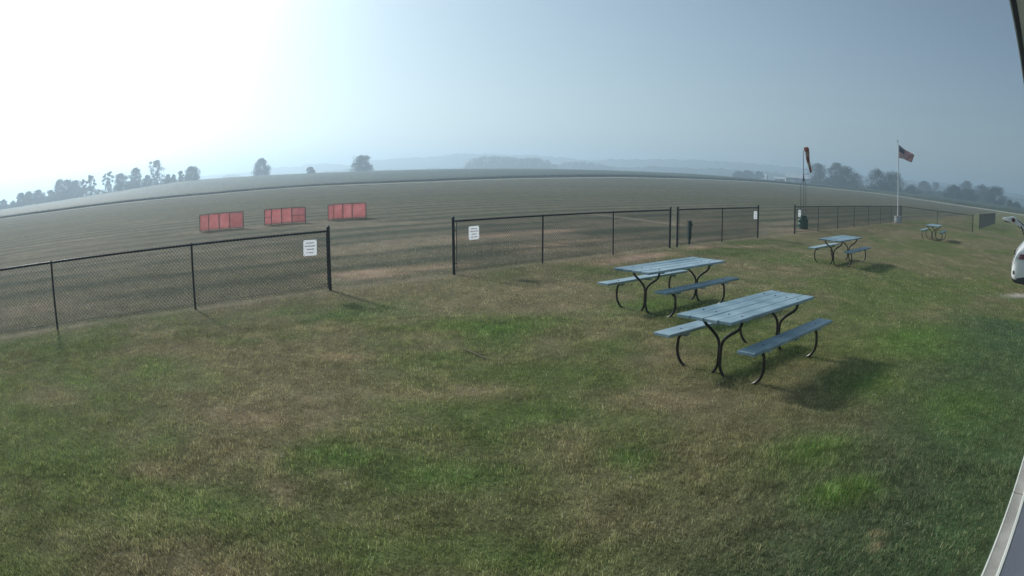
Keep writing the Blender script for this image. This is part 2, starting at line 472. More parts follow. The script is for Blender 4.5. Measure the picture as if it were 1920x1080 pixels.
def lawn_rgb(x, y):
    """real colour of the turf: straw, thatch, lush patches, bare soil"""
    d = np.hypot(x, y); az = np.degrees(np.arctan2(x, y))
    e = x * E2[0] + y * E2[1]; l = x * L2[0] + y * L2[1]
    n1 = fbm(x, y, 3.4, 4); n2 = fbm(x, y, .75, 3, 5.3); n3 = fbm(x, y, 13., 3, 2.2); n4 = fbm(x, y, .22, 2, 8.8)
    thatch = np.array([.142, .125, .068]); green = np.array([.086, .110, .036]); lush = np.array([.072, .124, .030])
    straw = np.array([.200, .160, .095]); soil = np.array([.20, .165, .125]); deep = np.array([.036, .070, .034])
    g = sstep(.37, .64, n1 * .5 + n2 * .28 + n3 * .22)
    c = thatch + (green - thatch) * g[:, None]
    dr = sstep(.55, .74, fbm(x, y, 1.1, 4, 11.) * .6 + n4 * .4) * .6
    c = c + (straw - c) * (dr * (1 - g * .6))[:, None]
    # field beyond the fence: mown in bands along the fence
    fld = sstep(FENCE_L - .1, FENCE_L + .6, l)
    wob = l + 1.1 * (fbm(e, l, 22., 2, 3.) - .5) * 2
    band = .5 + .5 * np.sin(2 * math.pi * wob / 2.7)
    band2 = fbm(e * .12, l, 2.6, 3, 6.1)
    fa = np.array([.118, .108, .070]); fb = np.array([.060, .068, .044])
    fc = fa + (fb - fa) * (sstep(.15, .85, band * .75 + band2 * .55 - .15))[:, None]
    fstraw = sstep(.60, .72, fbm(e * .25, l, 1.9, 3, 14.)) * sstep(70, 20, d)
    fc = fc + (np.array([.185, .152, .104]) - fc) * (fstraw * .8)[:, None]
    c = c + (fc - c) * fld[:, None]
    # bare strip kept clear along the fence lines
    fl = np.exp(-((l - FENCE_L) / .30) ** 2) * (e > -20) * (e < 52.5) * (.35 + .65 * sstep(.4, .6, fbm(x, y, .9, 3, 21.)))
    c = c + (np.array([.175, .145, .098]) - c) * (.8 * fl)[:, None]
    # walked strip in the field
    st = np.exp(-((x - (4.2 + (38.3 - y) * .49)) / .35) ** 2) * (y > 31) * (y < 38.5)
    c = c + (np.array([.27, .23, .17]) - c) * (.8 * st)[:, None]
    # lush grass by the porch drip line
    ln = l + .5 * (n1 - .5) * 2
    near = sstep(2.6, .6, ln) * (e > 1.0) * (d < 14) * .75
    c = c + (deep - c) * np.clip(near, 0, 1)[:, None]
    rt = sstep(34, 44, az + 8 * (n1 - .5)) * sstep(22, 8, d) * .45
    c = c + (np.array([.048, .088, .036]) - c) * np.clip(rt, 0, 1)[:, None]
    gp = px_patches(GREEN, x, y) * (.55 + .9 * n2)
    c = c + (lush - c) * np.clip(gp, 0, 1)[:, None]
    dp = px_patches(DRY, x, y) * (.45 + 1.0 * n2)
    c = c + (np.array([.225, .172, .105]) - c) * np.clip(dp * .75, 0, .8)[:, None]
    wp = px_patches(WORN, x, y) * (.35 + 1.1 * n2)
    c = c + (np.array([.33, .225, .155]) - c) * np.clip(wp, 0, .95)[:, None]
    bp = px_patches(BARE, x, y) * (.3 + 1.4 * n4)
    c = c + (np.array([.36, .34, .31]) - c) * np.clip(bp, 0, 1)[:, None]
    # dry margin before the crop and the crop soil beyond
    eo = edge_of(az)
    mw = np.interp(az, [-20, 10], [8, 24])
    mg = sstep(eo - mw * 1.3, eo - mw, d) * sstep(eo + 2, eo - 1, d)
    c = c + (np.array([.20, .19, .145]) + np.array([.09, .085, .07]) * sstep(5, 20, az)[:, None] - c) * mg[:, None]
    cr = sstep(eo, eo + 4, d)
    c = c + (np.array([.05, .065, .03]) - c) * cr[:, None]
    return np.clip(c * 1.27, .005, .9) * (.75 + .5 * n4)[:, None]


# ground sheet (polar grid round the camera, out to the horizon)
azs = np.concatenate([np.arange(-180, -62, 4.0), np.arange(-62, 62.01, .3), np.arange(66, 180.1, 4.0)])
rs = np.concatenate([[0.0], .6 * 1.0205 ** np.arange(0, 426)])
rs = rs[rs < 3300]; rs = np.append(rs, 3350.)
A, RR = np.meshgrid(np.radians(azs), rs, indexing='ij')
GX, GY = (RR * np.sin(A)).ravel(), (RR * np.cos(A)).ravel()
GZ = terrain(GX, GY)
nr = len(rs); na = len(azs)
ii, jj = np.meshgrid(np.arange(na - 1), np.arange(nr - 1), indexing='ij')
q = (ii * nr + jj).ravel()
F = np.stack([q, q + 1, q + nr + 1, q + nr], 1)[:, ::-1]
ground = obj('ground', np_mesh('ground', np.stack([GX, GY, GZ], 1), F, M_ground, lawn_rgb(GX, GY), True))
tag(ground, kind='structure')

# grass blades standing on it
def blades(n, d0, d1, az0, az1, hmin, hmax, wd, seg2):
    u = rng.random(n)
    d = np.sqrt(d0 * d0 + u * (d1 * d1 - d0 * d0)); az = np.radians(az0 + rng.random(n) * (az1 - az0))
    x, y = d * np.sin(az), d * np.cos(az)
    l = x * L2[0] + y * L2[1]
    nn = fbm(x, y, .33, 3, 4.4)
    keep = (-.629 * (x - 3.9) + .777 * (y - 3.22) > .05) & (px_patches(BARE, x, y) < .6) & (rng.random(n) < .35 + nn)
    keep &= (rng.random(n) < 1.0 - sstep(13, 27, d)) & (px_patches(WORN, x, y) < .35 + .5 * rng.random(n))
    keep &= ~((np.abs(l - FENCE_L) < .25) & (rng.random(n) < .6))
    x, y, d, nn = x[keep], y[keep], d[keep], nn[keep]
    n = len(x)
    z = terrain(x, y)
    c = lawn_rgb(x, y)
    tall = px_patches([g for g in GREEN if g[5] >= .9], x, y)
    h = (hmin + (hmax - hmin) * rng.random(n) ** 1.4) * (.65 + .7 * nn) * (1 + .75 * tall)
    a = rng.random(n) * 6.283
    lean = .15 + rng.random(n) * .75
    lx, ly = np.cos(a) * lean, np.sin(a) * lean
    b = rng.random(n) * 3.1416
    wx, wy = np.cos(b) * wd * (.6 + .8 * rng.random(n)), np.sin(b) * wd * (.6 + .8 * rng.random(n))
    cl = fbm(x, y, .085, 2, 31.) + .35 * (fbm(x, y, .4, 2, 7.7) - .5)
    h = h * (.55 + .9 * cl)
    tone = np.exp(rng.normal(0, .38, n)) * (.50 + 1.0 * cl)
    dead = rng.random(n) < .22
    c = c * tone[:, None]
    c[dead] = c[dead] * .5 + np.array([.26, .215, .13]) * .6 * tone[dead][:, None]
    c = np.clip(c * 1.85, .004, .8)
    if seg2:
        P0 = np.stack([x - wx, y - wy, z - .005], 1); P1 = np.stack([x + wx, y + wy, z - .005], 1)
        mx, my, mz = x + lx * h * .35, y + ly * h * .35, z + h * .62
        P2 = np.stack([mx - wx * .75, my - wy * .75, mz], 1); P3 = np.stack([mx + wx * .75, my + wy * .75, mz], 1)
        P4 = np.stack([x + lx * h, y + ly * h, z + h * (1 - .35 * lean)], 1)
        V = np.stack([P0, P1, P2, P3, P4], 1).reshape(-1, 3)
        k = np.arange(n)[:, None] * 5
        F = np.concatenate([k + [0, 1, 3], k + [0, 3, 2], k + [2, 3, 4]], 0)
        C = np.repeat(c, 5, 0)
    else:
        P0 = np.stack([x - wx, y - wy, z - .005], 1); P1 = np.stack([x + wx, y + wy, z - .005], 1)
        P4 = np.stack([x + lx * h, y + ly * h, z + h * (1 - .35 * lean)], 1)
        V = np.stack([P0, P1, P4], 1).reshape(-1, 3)
        F = np.arange(n)[:, None] * 3 + [0, 1, 2]
        C = np.repeat(c, 3, 0)
    return V, F, C


parts = [blades(235000, 2.2, 6.0, -58, 58, .020, .050, .0017, True),
         blades(400000, 6.0, 11.0, -56, 56, .020, .050, .0025, False),
         blades(560000, 11.0, 27.0, -54, 56, .020, .052, .0046, False)]
Vs, Fs, Cs, off = [], [], [], 0
for V, F, C in parts:
    Vs.append(V); Fs.append(F + off); Cs.append(C); off += len(V)
grass = obj('grass', np_mesh('grass', np.concatenate(Vs), np.concatenate(Fs), M_grass, np.concatenate(Cs)))
tag(grass, 'patchy half dry mown lawn grass in front of the fence', 'grass', kind='stuff')

# crop beyond the mown field
def crop():
    az = np.arange(-70, 70.01, .12)
    k = np.array([0, 0, .8, 2, 4, 7, 11, 16, 23, 32, 44, 60, 80, 105, 135, 170, 210, 250.])
    A, K = np.meshgrid(az, np.arange(len(k)), indexing='ij')
    e = edge_of(A)
    span = np.maximum(e + 60, 405) - e
    D = e + k[K] * np.minimum(1, span / 250)
    x, y = D * np.sin(np.radians(A)), D * np.cos(np.radians(A))
    z = terrain(x.ravel(), y.ravel()).reshape(x.shape)
    hgt = np.interp(A, [-12, 6], [.38, .8]) + .14 * (rng.random(x.shape) - .5) + .14 * (fbm(x.ravel(), y.ravel(), 9., 3).reshape(x.shape) - .5)
    z = np.where(K == 0, z - .05, z + hgt * np.where(K == 1, .85, 1.0))
    n = len(k)
    ii, jj = np.meshgrid(np.arange(len(az) - 1), np.arange(n - 1), indexing='ij')
    q = (ii * n + jj).ravel()
    F = np.stack([q, q + n, q + n + 1, q + 1], 1)
    F = np.concatenate([F[:, [0, 1, 2]], F[:, [0, 2, 3]]])
    c = np.array([.045, .066, .034])[None] * (.7 + .6 * rng.random(x.size))[:, None] * (.6 + .8 * fbm(x.ravel(), y.ravel(), 14., 3))[:, None]
    V = np.stack([x.ravel(), y.ravel(), z.ravel()], 1)
    # leaf blades at the front
    m = 26000
    a = -60 + 120 * rng.random(m); dd = edge_of(a) + rng.random(m) ** 1.5 * 9
    bx, by = dd * np.sin(np.radians(a)), dd * np.cos(np.radians(a))
    bz = terrain(bx, by)
    t = rng.random(m) * 6.28; h = (.25 + .3 * rng.random(m)) * np.interp(a, [-12, 6], [1, 2.1]); w = .05 + .06 * rng.random(m)
    P0 = np.stack([bx - w * np.cos(t), by - w * np.sin(t), bz - .02], 1); P1 = np.stack([bx + w * np.cos(t), by + w * np.sin(t), bz - .02], 1)
    P2 = np.stack([bx + .4 * (rng.random(m) - .5), by + .4 * (rng.random(m) - .5), bz + h], 1)
    BV = np.stack([P0, P1, P2], 1).reshape(-1, 3)
    BF = np.arange(m)[:, None] * 3 + [0, 1, 2] + len(V)
    BC = np.repeat(np.array([.034, .054, .024])[None] * (.6 + .9 * rng.random(m))[:, None], 3, 0)
    o = obj('crop_field', np_mesh('crop_field', np.concatenate([V, BV]), np.concatenate([F, BF]), M_crop, np.concatenate([c, BC])))
    tag(o, 'dark green crop standing beyond the far edge of the mown field', 'crop', kind='stuff')


crop()


def polar(az, d):
    a = R(az); return d * math.sin(a), d * math.cos(a)


# hills on the horizon
def ridge(name, az, el, D, depth, bumps, tone, seed):
    a = np.arange(az[0], az[-1] + .001, .1)
    top = np.interp(a, az, el)
    top = np.where((a - az[0] < 2), top * sstep(az[0], az[0] + 2, a), top)
    H = 2.3 + D * np.tan(np.radians(top))
    rows = np.array([-1.0, -.55, -.2, 0, .25, .6, 1.0]); prof = np.array([-.2, .45, .85, 1.0, .9, .5, -.2])
    A_, K = np.meshgrid(a, np.arange(len(rows)), indexing='ij')
    r2 = np.random.default_rng(seed)
    Dd = D + rows[K] * depth
    x, y = Dd * np.sin(np.radians(A_)), Dd * np.cos(np.radians(A_))
    bm = bumps * (fbm(A_.ravel() * 3.1 + seed, K.ravel() * 1.7 + seed, 1.0, 3) + .5 * fbm(A_.ravel(), K.ravel() * .3, 1.7, 2, seed) - .7).reshape(A_.shape)
    z = H[:, None] * prof[K] + bm * (prof[K] > 0) - 2.5
    n = len(rows)
    ii, jj = np.meshgrid(np.arange(len(a) - 1), np.arange(n - 1), indexing='ij')
    q = (ii * n + jj).ravel()
    F = np.stack([q, q + n, q + n + 1, q + 1], 1)
    c = np.array(tone)[None] * (.75 + .5 * r2.random(x.size))[:, None]
    o = obj(name, np_mesh(name, np.stack([x.ravel(), y.ravel(), z.ravel()], 1), F, M_hill, c))
    tag(o, kind='structure')


ridge('hills', [-32, -25, -22, -20, -18, -17, -15, -13.3, -12, -9.7, -7, -4.8, -2.6, 0, 1.8, 4, 6.2, 10.6, 14.7, 17.5, 19.8, 22.2, 24.6, 29.5, 36.7, 40, 46, 58],
      [.5, .78, .72, 1.05, .95, 1.1, 1.05, .85, 1.2, 1.26, 1.35, 1.55, 1.58, 1.5, 1.45, 1.25, 1.1, 1.3, 1.42, 1.42, 1.38, 1.33, 1.3, 1.15, 1.1, 1.3, 1.15, .6], 1650, 280, 7, (.03, .045, .03), 4)
ridge('hills', [-30, -25.2, -24.6, -23.4, -22.6, -19, -15, -9, -3, 5, 8, 14, 20, 26, 36, 44, 58],
      [.1, .25, .72, .7, .3, .25, .55, .3, .55, .7, .55, .75, .8, .75, .95, .9, .5], 1080, 140, 6, (.03, .045, .028), 9)


# ------------------------------------------------------------------ trees
def leaf_cloud(centres, radii, per, size, base, r2, flat=.8):
    n = len(centres) * per
    c = np.repeat(np.array(centres), per, 0); rad = np.repeat(np.array(radii), per)
    v = r2.normal(size=(n, 3)); v /= np.linalg.norm(v, axis=1)[:, None]
    rr = r2.random(n) ** .45
    p = c + v * (rad * rr)[:, None] * np.array([1, 1, flat])
    a = r2.normal(size=(n, 3)); a /= np.linalg.norm(a, axis=1)[:, None]
    b = np.cross(a, r2.normal(size=(n, 3))); b /= np.linalg.norm(b, axis=1)[:, None]
    s = size * (.6 + .8 * r2.random(n))[:, None]
    V = np.stack([p - a * s, p + b * s * .6, p + a * s, p - b * s * .6], 1).reshape(-1, 3)
    F = np.arange(n)[:, None] * 4 + [0, 1, 2, 3]
    tone = np.repeat(.6 + .8 * r2.random(len(centres)), per) * (.7 + .6 * r2.random(n))
    C = np.repeat(np.array(base)[None] * tone[:, None], 4, 0)
    return V, F, C


def tree(az, d, zb, zt, w, style, label, seed, name='tree', group=None):
    x, y = polar(az, d)
    z0 = float(terrain(np.array([x]), np.array([y]))[0]) - .1
    r2 = np.random.default_rng(seed)
    H = zt - z0
    w = w * {'airy': 1.12, 'round': 1.38, 'narrow': 1.3, 'low': 1.3}[style]
    t = thing(name, (x, y, z0), r2.random() * 6.28, label, 'bush' if name == 'bush' else 'tree', group)
    nl = {'airy': 26, 'round': 30, 'narrow': 16, 'low': 16}[style]
    c0 = {'airy': .28, 'round': .08, 'narrow': .08, 'low': .05}[style]       # where the crown begins
    cen, rad = [], []
    tb = MB()
    tr = .032 * H
    trunk_top = H * (.75 if style != 'low' else .4)
    bend = (r2.random(2) - .5) * H * .08
    tb.tube([(0, 0, -.3), (bend[0] * .4, bend[1] * .4, trunk_top * .45), (bend[0], bend[1], trunk_top)], [tr, tr * .7, tr * .22], 7)
    lop = (r2.random(2) - .5) * w * .22                                      # crowns lean and bulge to one side
    for k in range(nl):
        u = (k + .5) / nl
        hz = c0 + (1 - c0) * u ** .95
        f = (hz - c0) / (1 - c0)
        env = {'airy': math.sqrt(max(0, 1 - (f - .55) ** 2 / .34)), 'round': math.sqrt(max(0, 1 - max(0, f - .30) ** 2 / .50)),
               'narrow': math.sqrt(max(0, 1 - max(0, f - .2) ** 2 / .66)), 'low': math.sqrt(max(0, 1 - f * f * .96))}[style]
        ph = k * 2.4 + r2.random() * 1.6
        ro = w * .5 * env * (.30 + .60 * r2.random())
        lr = w * ((.085 + .075 * r2.random()) if style == 'airy' else (.12 + .09 * r2.random()))
        p = (ro * math.cos(ph) + lop[0] * f, ro * math.sin(ph) + lop[1] * f, min(hz * H * (.93 + .1 * r2.random()), H - lr * .7))
        cen.append(p); rad.append(lr)
        if k % 3 == 0 and style != 'low':
            zs = max(.12 * H, p[2] - .24 * H)
            g = min(1, zs / trunk_top)
            tb.tube([(bend[0] * g, bend[1] * g, zs), (p[0] * .5, p[1] * .5, (zs + p[2]) * .5 + .02 * H), (p[0], p[1], p[2])], [tr * .45 * (1.1 - g * .7), tr * .3 * (1.1 - g * .7), tr * .08], 5)
    if style in ('round', 'low'):
        for k in range(7):
            ph = k * .9 + r2.random(); cen.append((w * .27 * math.cos(ph), w * .27 * math.sin(ph), H * (.12 + .10 * (k % 3)))); rad.append(w * .22)
    cen.append((lop[0], lop[1], H * .9)); rad.append(w * (.10 if style == 'airy' else .15))
    per = {'airy': 90, 'round': 135, 'narrow': 100, 'low': 110}[style]
    tone = np.array([.026, .042, .02]) * (.8 + .4 * r2.random())
    V, F, C = leaf_cloud(cen, rad, per, max(.22, .00075 * d), tone, r2)
    obj('crown', np_mesh('crown', V, F, M_leaf, C), t)
    tb.build('trunk', M_pine, t, True)
    return t


GL = 'trees of the row left of the mown field'
GR = 'trees on the right beyond the mown field'
TREES = [
 (-46.5, 345, 2.0, 5.4, 6, 'low', 'low tree cut by the left picture edge, first of the left tree row', GL),
 (-45.3, 345, 1.8, 3.9, 6, 'low', 'lowest bushy tree of the left row, in the dip beside the picture edge', GL),
 (-44.4, 345, 1.6, 7.6, 5.5, 'round', 'first of three rounded trees near the left end of the tree row', GL),
 (-43.6, 347, 1.1, 7.8, 5, 'round', 'middle one of three rounded trees near the left end of the row', GL),
 (-42.6, 345, .5, 7.9, 7, 'round', 'right and widest of three rounded trees near the left row end', GL),
 (-41.3, 345, .7, 7.0, 5.5, 'low', 'short tree in the dip just left of the tall dense clump', GL),
 (-40.5, 345, 1.2, 11.9, 7.5, 'round', 'tall dense tree at the left end of the tall clump', GL),
 (-39.6, 349, 1.2, 11.4, 6.8, 'round', 'dense tree second from left in the tall clump of the row', GL),
 (-38.7, 346, 1.2, 10.5, 6, 'round', 'dense tree third from left in the tall clump of the row', GL),
 (-38.0, 343, 1.3, 10.5, 3.4, 'narrow', 'slim tree squeezed left of the loose open-crowned tree', GL),
 (-37.2, 345, 2.0, 12.3, 6.8, 'airy', 'loose tree with gaps in its crown, left of the wide sky gap', GL),
 (-35.5, 345, 2.5, 12.8, 7.4, 'airy', 'open-branched tree standing free between two sky gaps in the row', GL),
 (-34.1, 345, 2.7, 11.2, 7.5, 'round', 'square-topped tree just right of the free-standing open tree', GL),
 (-32.9, 345, 2.7, 13.4, 6.6, 'round', 'pointed tree left of the tallest tree of the row', GL),
 (-31.7, 345, 3.1, 9.0, 5.5, 'low', 'low tree filling the notch left of the tallest tree', GL),
 (-30.75, 345, 2.9, 16.3, 10.5, 'airy', 'tallest tree of the left row with a broad open crown', GL),
 (-29.8, 345, 3.2, 8.4, 4.4, 'low', 'short tree just right of the tallest tree', GL),
 (-29.2, 347, 3.4, 8.2, 2.8, 'narrow', 'thin small tree in the gap right of the tallest tree', GL),
 (-28.5, 345, 3.3, 9.7, 3.2, 'narrow', 'slim upright tree second from the right end of the left row', GL),
 (-27.55, 345, 3.2, 11.4, 7.4, 'round', 'forked-top tree ending the left row on its right', GL),
 (-21.2, 400, 3.6, 14.4, 9.6, 'round', 'lone broad tree on the rise left of the middle', None),
 (-12.5, 400, 3.2, 13.1, 10.2, 'round', 'lone dense tree on the rise, right of the small bush', None),
 (19.1, 600, 1.5, 8.2, 9.5, 'round', 'pale hazy tree furthest left of the farm buildings', GR),
 (19.95, 610, 1.9, 9.6, 8.8, 'round', 'pale hazy tree, middle one left of the farm buildings', GR),
 (20.75, 600, 2.0, 9.4, 8.5, 'narrow', 'pale hazy pointed tree next to the white silo', GR),
 (26.4, 420, 1.7, 14.8, 14.5, 'round', 'large tree right behind the hanging windsock', GR),
 (27.7, 432, 1.7, 16.6, 11, 'round', 'highest tree of the big clump right of the windsock', GR),
 (28.6, 380, 1.6, 13.3, 12.5, 'round', 'darkest tree at the right end of the clump by the windsock', GR),
 (29.8, 560, 1.3, 13.7, 11.5, 'round', 'faint tree between the windsock clump and the flagpole tree', GR),
 (32.0, 380, 2.4, 13.5, 12.5, 'round', 'left half of the broad dark pair of trees by the flagpole', GR),
 (33.2, 386, 2.5, 13.0, 13, 'round', 'right half of the dark tree pair, crossed by the flagpole', GR),
 (35.2, 400, 3.0, 6.8, 9.8, 'low', 'low domed tree just right of the flagpole', GR),
 (36.4, 570, 3.6, 13.2, 12.5, 'round', 'faint wide tree behind the low domed tree', GR),
 (37.5, 650, 4.0, 15.1, 9, 'narrow', 'faint tall narrow tree right of the low domed tree', GR),
 (39.2, 400, 3.3, 9.6, 10, 'round', 'left end tree of the dark grove above the gate gap', GR),
 (40.8, 560, 2.6, 17.3, 14, 'round', 'tallest faint tree rising behind the dark grove', GR),
 (41.0, 405, 2.6, 8.6, 11, 'round', 'low dark tree in the middle of the right grove', GR),
 (42.2, 480, 2.7, 13.8, 13.5, 'round', 'paler tree behind the right half of the grove', GR),
 (43.6, 400, 2.2, 12.2, 13.5, 'round', 'big rounded tree at the right end of the dark grove', GR),
]
for i, (az, d, zb, zt, w, st, lab, grp) in enumerate(TREES):
    tree(az, d, zb, zt, w, st, lab, 100 + i, 'tree', grp)
tree(-16.8, 400, 4.3, 7.7, 4.2, 'low', 'small dark bush on the rise between the two lone trees', 301, 'bush')
tree(45.2, 400, 2.1, 5.7, 4, 'low', 'small bush just right of the dark grove', 302, 'bush')
tree(46.0, 405, 2.1, 4.9, 5, 'low', 'small bush at the right picture edge below the hills', 303, 'bush')


def wood(az0, az1, d, prof, label, seed, name='far_wood', cat='wood', r0=2.2, leaf=1.0):
    r2 = np.random.default_rng(seed)
    cen, rad = [], []
    n = int((az1 - az0) / (.11 * 850 / d * r0 / 2.2))
    for k in range(n):
        az = az0 + (az1 - az0) * (k + r2.random()) / n
        x, y = polar(az, d + r2.random() * d * .045)
        H = 2.3 + d * math.tan(R(np.interp(az, prof[0], prof[1])))
        r = r0 * (1 + .8 * r2.random())
        zz = H - r
        while zz > -1.5:
            cen.append((x + r2.normal() * 1.5, y + r2.normal() * 1.5, zz)); rad.append(r * 1.3); zz -= r * 1.3
    V, F, C = leaf_cloud(cen, rad, 34, leaf, (.036, .055, .022), r2, .9)
    o = obj(name, np_mesh(name, V, F, M_leaf, C))
    tag(o, label, cat, kind='stuff')


wood(-3.9, 3.6, 850, ([-3.9, -3.5, -3.2, -2, -.4, .7, 1.8, 2.6, 3.2, 3.6], [.5, .9, 1.1, 1.35, 1.22, 1.1, 1.18, 1.05, .7, .3]), 'hazy wood in the distance behind the crop, left of the white barn', 51)
wood(3.7, 8.5, 1000, ([3.7, 4.4, 6.2, 7.3, 8.5], [.4, .82, .9, .7, .4]), 'fainter distant wood behind the far white barn', 52)


def el_of(zs, d): return [math.degrees(math.atan((z - 2.3) / d)) for z in zs]


wood(-47.6, -27.2, 352, ([-47.6, -46.5, -45.4, -44, -42, -41, -40, -39, -38, -37, -36.3, -35, -34, -33, -32, -31, -30, -29, -28.3, -27.2],
     el_of([2.5, 3.4, 2.6, 4.6, 4.4, 4.0, 7.2, 7.6, 7.0, 5.8, 4.4, 5.0, 7.0, 7.2, 7.2, 7.4, 6.4, 5.8, 5.0, 4.2], 352)), 'low thicket filling in under the left tree row', 53, 'thicket', 'thicket', .9, .35)
wood(25.3, 47.5, 470, ([25.3, 27, 29, 30.5, 31.4, 34, 36, 38, 40, 43.5, 45, 47.5], el_of([3, 6, 6, 4, 5, 5, 4.5, 6, 7.5, 6, 4, 3], 470)), 'low hazy thicket between the trees on the right', 54, 'thicket', 'thicket', 1.1, .45)

# ------------------------------------------------------------------ farm buildings
def barn(name, az, d, wdt, dep, eave, ridge_h, turn, label, doors=()):
    x, y = polar(az, d)
    z = float(terrain(np.array([x]), np.array([y]))[0]) - .2
    t = thing(name, (x, y, z), R(-az + turn), label, 'barn')
    w, p = wdt / 2, dep / 2
    m = MB()
    m.add([(-w, -p, 0), (w, -p, 0), (w, p, 0), (-w, p, 0), (-w, -p, eave), (w, -p, eave), (w, p, eave), (-w, p, eave), (-w, 0, ridge_h - .15), (w, 0, ridge_h - .15)],
          [(0, 1, 5, 4), (2, 3, 7, 6), (1, 2, 6, 9, 5), (3, 0, 4, 8, 7)])
    m.build('wall', M_barnwall, t)
    r = MB(); o = .5; th = .14
    sl = (ridge_h - eave) / p
    for s in (-1, 1):
        vs = [(-w - o, 0, ridge_h), (w + o, 0, ridge_h), (w + o, s * (p + o), eave - sl * o), (-w - o, s * (p + o), eave - sl * o)]
        vs += [(a, b, c + th) for a, b, c in vs]
        r.add(vs, [(0, 1, 2, 3), (4, 7, 6, 5), (0, 4, 5, 1), (1, 5, 6, 2), (2, 6, 7, 3), (3, 7, 4, 0)])
    r.build('roof', M_barnroof, t)
    for dx, dw, dh in doors:
        k = MB(); k.box((dx, -p - .05, dh / 2 + .1), (dw, .1, dh)); k.build('door', M_cladding if dw < 2 else M_barnroof, t)
    return t


barn('barn', 24.35, 490, 19.5, 11, 4.6, 7.4, 6, 'long grey barn with a pale metal roof behind the windsock pole', ((-5, 3.2, 3), (3, 1.4, 2.2)))
barn('shed', 22.75, 500, 9, 6, 2.9, 4.2, 4, 'low pale shed between the white silo and the long barn', ((1, 1.6, 2),))
barn('barn', 5.2, 930, 38, 14, 5.0, 6.8, -3, 'far white barn showing as a thin pale line before the wood', ((6, 4, 3.4),))
x, y = polar(21.53, 500)
m = MB(); m.lathe([(1.05, -3), (1.05, 4.6), (.85, 5.2), (.45, 5.55), (.08, 5.7)], 18)
si = m.build('silo', M_white, None, True); si.location = (x, y, 1.0)
hp = MB(); hp.box((0, -1.08, 2.6), (.35, .12, 4.6)); hp.build('ladder_chute', M_galv, si)
tag(si, 'slim white silo at the left end of the farm', 'silo')


# ------------------------------------------------------------------ chain-link fences
def wire_bay(L, H):
    """woven diamond fabric, every wire a three-sided strand"""
    p = .075; r = .0030
    cols = int(L / (p / 2)); rows = int(H / (p / 2))
    segs = []
    for c in range(cols):                       # one zigzag strand per half diamond
        for k in range(rows):
            up = (c + k) % 2 == 0
            segs.append(((c if up else c + 1) * p / 2, k * p / 2, (c + 1 if up else c) * p / 2, (k + 1) * p / 2))
    allseg = np.array(segs)
    n = len(allseg)
    a = np.stack([allseg[:, 0], np.zeros(n), allseg[:, 1]], 1); b = np.stack([allseg[:, 2], np.zeros(n), allseg[:, 3]], 1)
    d = b - a; d /= np.linalg.norm(d, axis=1)[:, None]
    yv = np.array([0, 1., 0])[None].repeat(n, 0); s = np.cross(d, yv)
    V = []
    for q_ in (a, b):
        for t in (0, 2.094, 4.189):
            V.append(q_ + r * (math.cos(t) * s + math.sin(t) * yv))
    V = np.stack(V, 1).reshape(-1, 3)
    k = np.arange(n)[:, None] * 6
    F = np.concatenate([k + [0, 1, 4, 3], k + [1, 2, 5, 4], k + [2, 0, 3, 5]])
    return np_mesh('chain_link_panel', V, F, M_wire)


BAY = 3.0
bay_mesh = wire_bay(BAY, 1.20)


def post_mesh(r, h):
    m = MB(); m.lathe([(r, -.25), (r, h)], 14); return m.mesh('post', M_black, True)


def cap_mesh(r):
    m = MB(); m.lathe([(r * 1.12, -.02), (r * 1.12, .012), (r * .9, .03), (r * .5, .042), (.004, .046)], 14); return m.mesh('post_cap', M_black, True)


PM = {True: post_mesh(.034, 1.27), False: post_mesh(.022, 1.20)}
CM = {True: cap_mesh(.034), False: cap_mesh(.022)}
m = MB(); m.tube([(0, 0, 0), (1, 0, 0)], .021, 10); RAIL = m.mesh('top_rail', M_black, True)
m = MB(); m.tube([(0, 0, 0), (1, 0, 0)], .0025, 5); WIREM = m.mesh('bottom_wire', M_wire, True)
m = MB(); m.lathe([(.044, -.012), (.044, .012)], 12); m.box((.05, 0, 0), (.03, .02, .022)); BAND = m.mesh('brace_band', M_black, True)
m = MB(); m.box((0, 0, 0), (.016, .006, 1.12)); BAR = m.mesh('tension_bar', M_black)


def fence(p0, direction, ts, label, heavy):
    """ts: post positions along the run; heavy: indices of thick terminal posts"""
    ang = math.atan2(direction[1], direction[0])
    z0 = 0.0
    t = thing('chain_link_fence', (p0[0], p0[1], z0), ang, label, 'fence', 'chain-link fence runs along the field')
    for i, s in enumerate(ts):
        hv = i in heavy
        po = obj('post', PM[hv], t); po.location = (s, 0, 0); po.rotation_euler = (R(random.uniform(-.5, .5)), R(random.uniform(-.5, .5)), 0)
        c = obj('post_cap', CM[hv], po); c.location = (0, 0, 1.27 if hv else 1.20)
    for i in range(len(ts) - 1):
        L = ts[i + 1] - ts[i]
        g0 = .036 if i in heavy else 0; g1 = .036 if i + 1 in heavy else 0
        r = obj('top_rail', RAIL, t); r.location = (ts[i] + g0, 0, 1.205); r.scale = (L - g0 - g1, 1, 1)
        w = obj('bottom_wire', WIREM, t); w.location = (ts[i] + g0, -.028, .10); w.scale = (L - g0 - g1, 1, 1)
        q = obj('chain_link_panel', bay_mesh, t); q.location = (ts[i] + g0 + .02, -.030, .045); q.scale = ((L - g0 - g1 - .04) / BAY, 1, 1)
    for i in heavy:
        side = 1 if i == 0 else -1
        if i not in (0, len(ts) - 1): continue
        for zz in (.25, .6, 1.0):
            b = obj('brace_band', BAND, t); b.location = (ts[i], 0, zz); b.rotation_euler = (0, 0, 0 if side == 1 else math.pi)
        b = obj('tension_bar', BAR, t); b.location = (ts[i] + side * .062, -.026, .62)
    return t


def on_line(t): return (t * E2[0], 16.66 + t * E2[1])


def run(t0, ts, label, heavy): return fence(on_line(t0), E2, [a - t0 for a in ts], label, heavy)


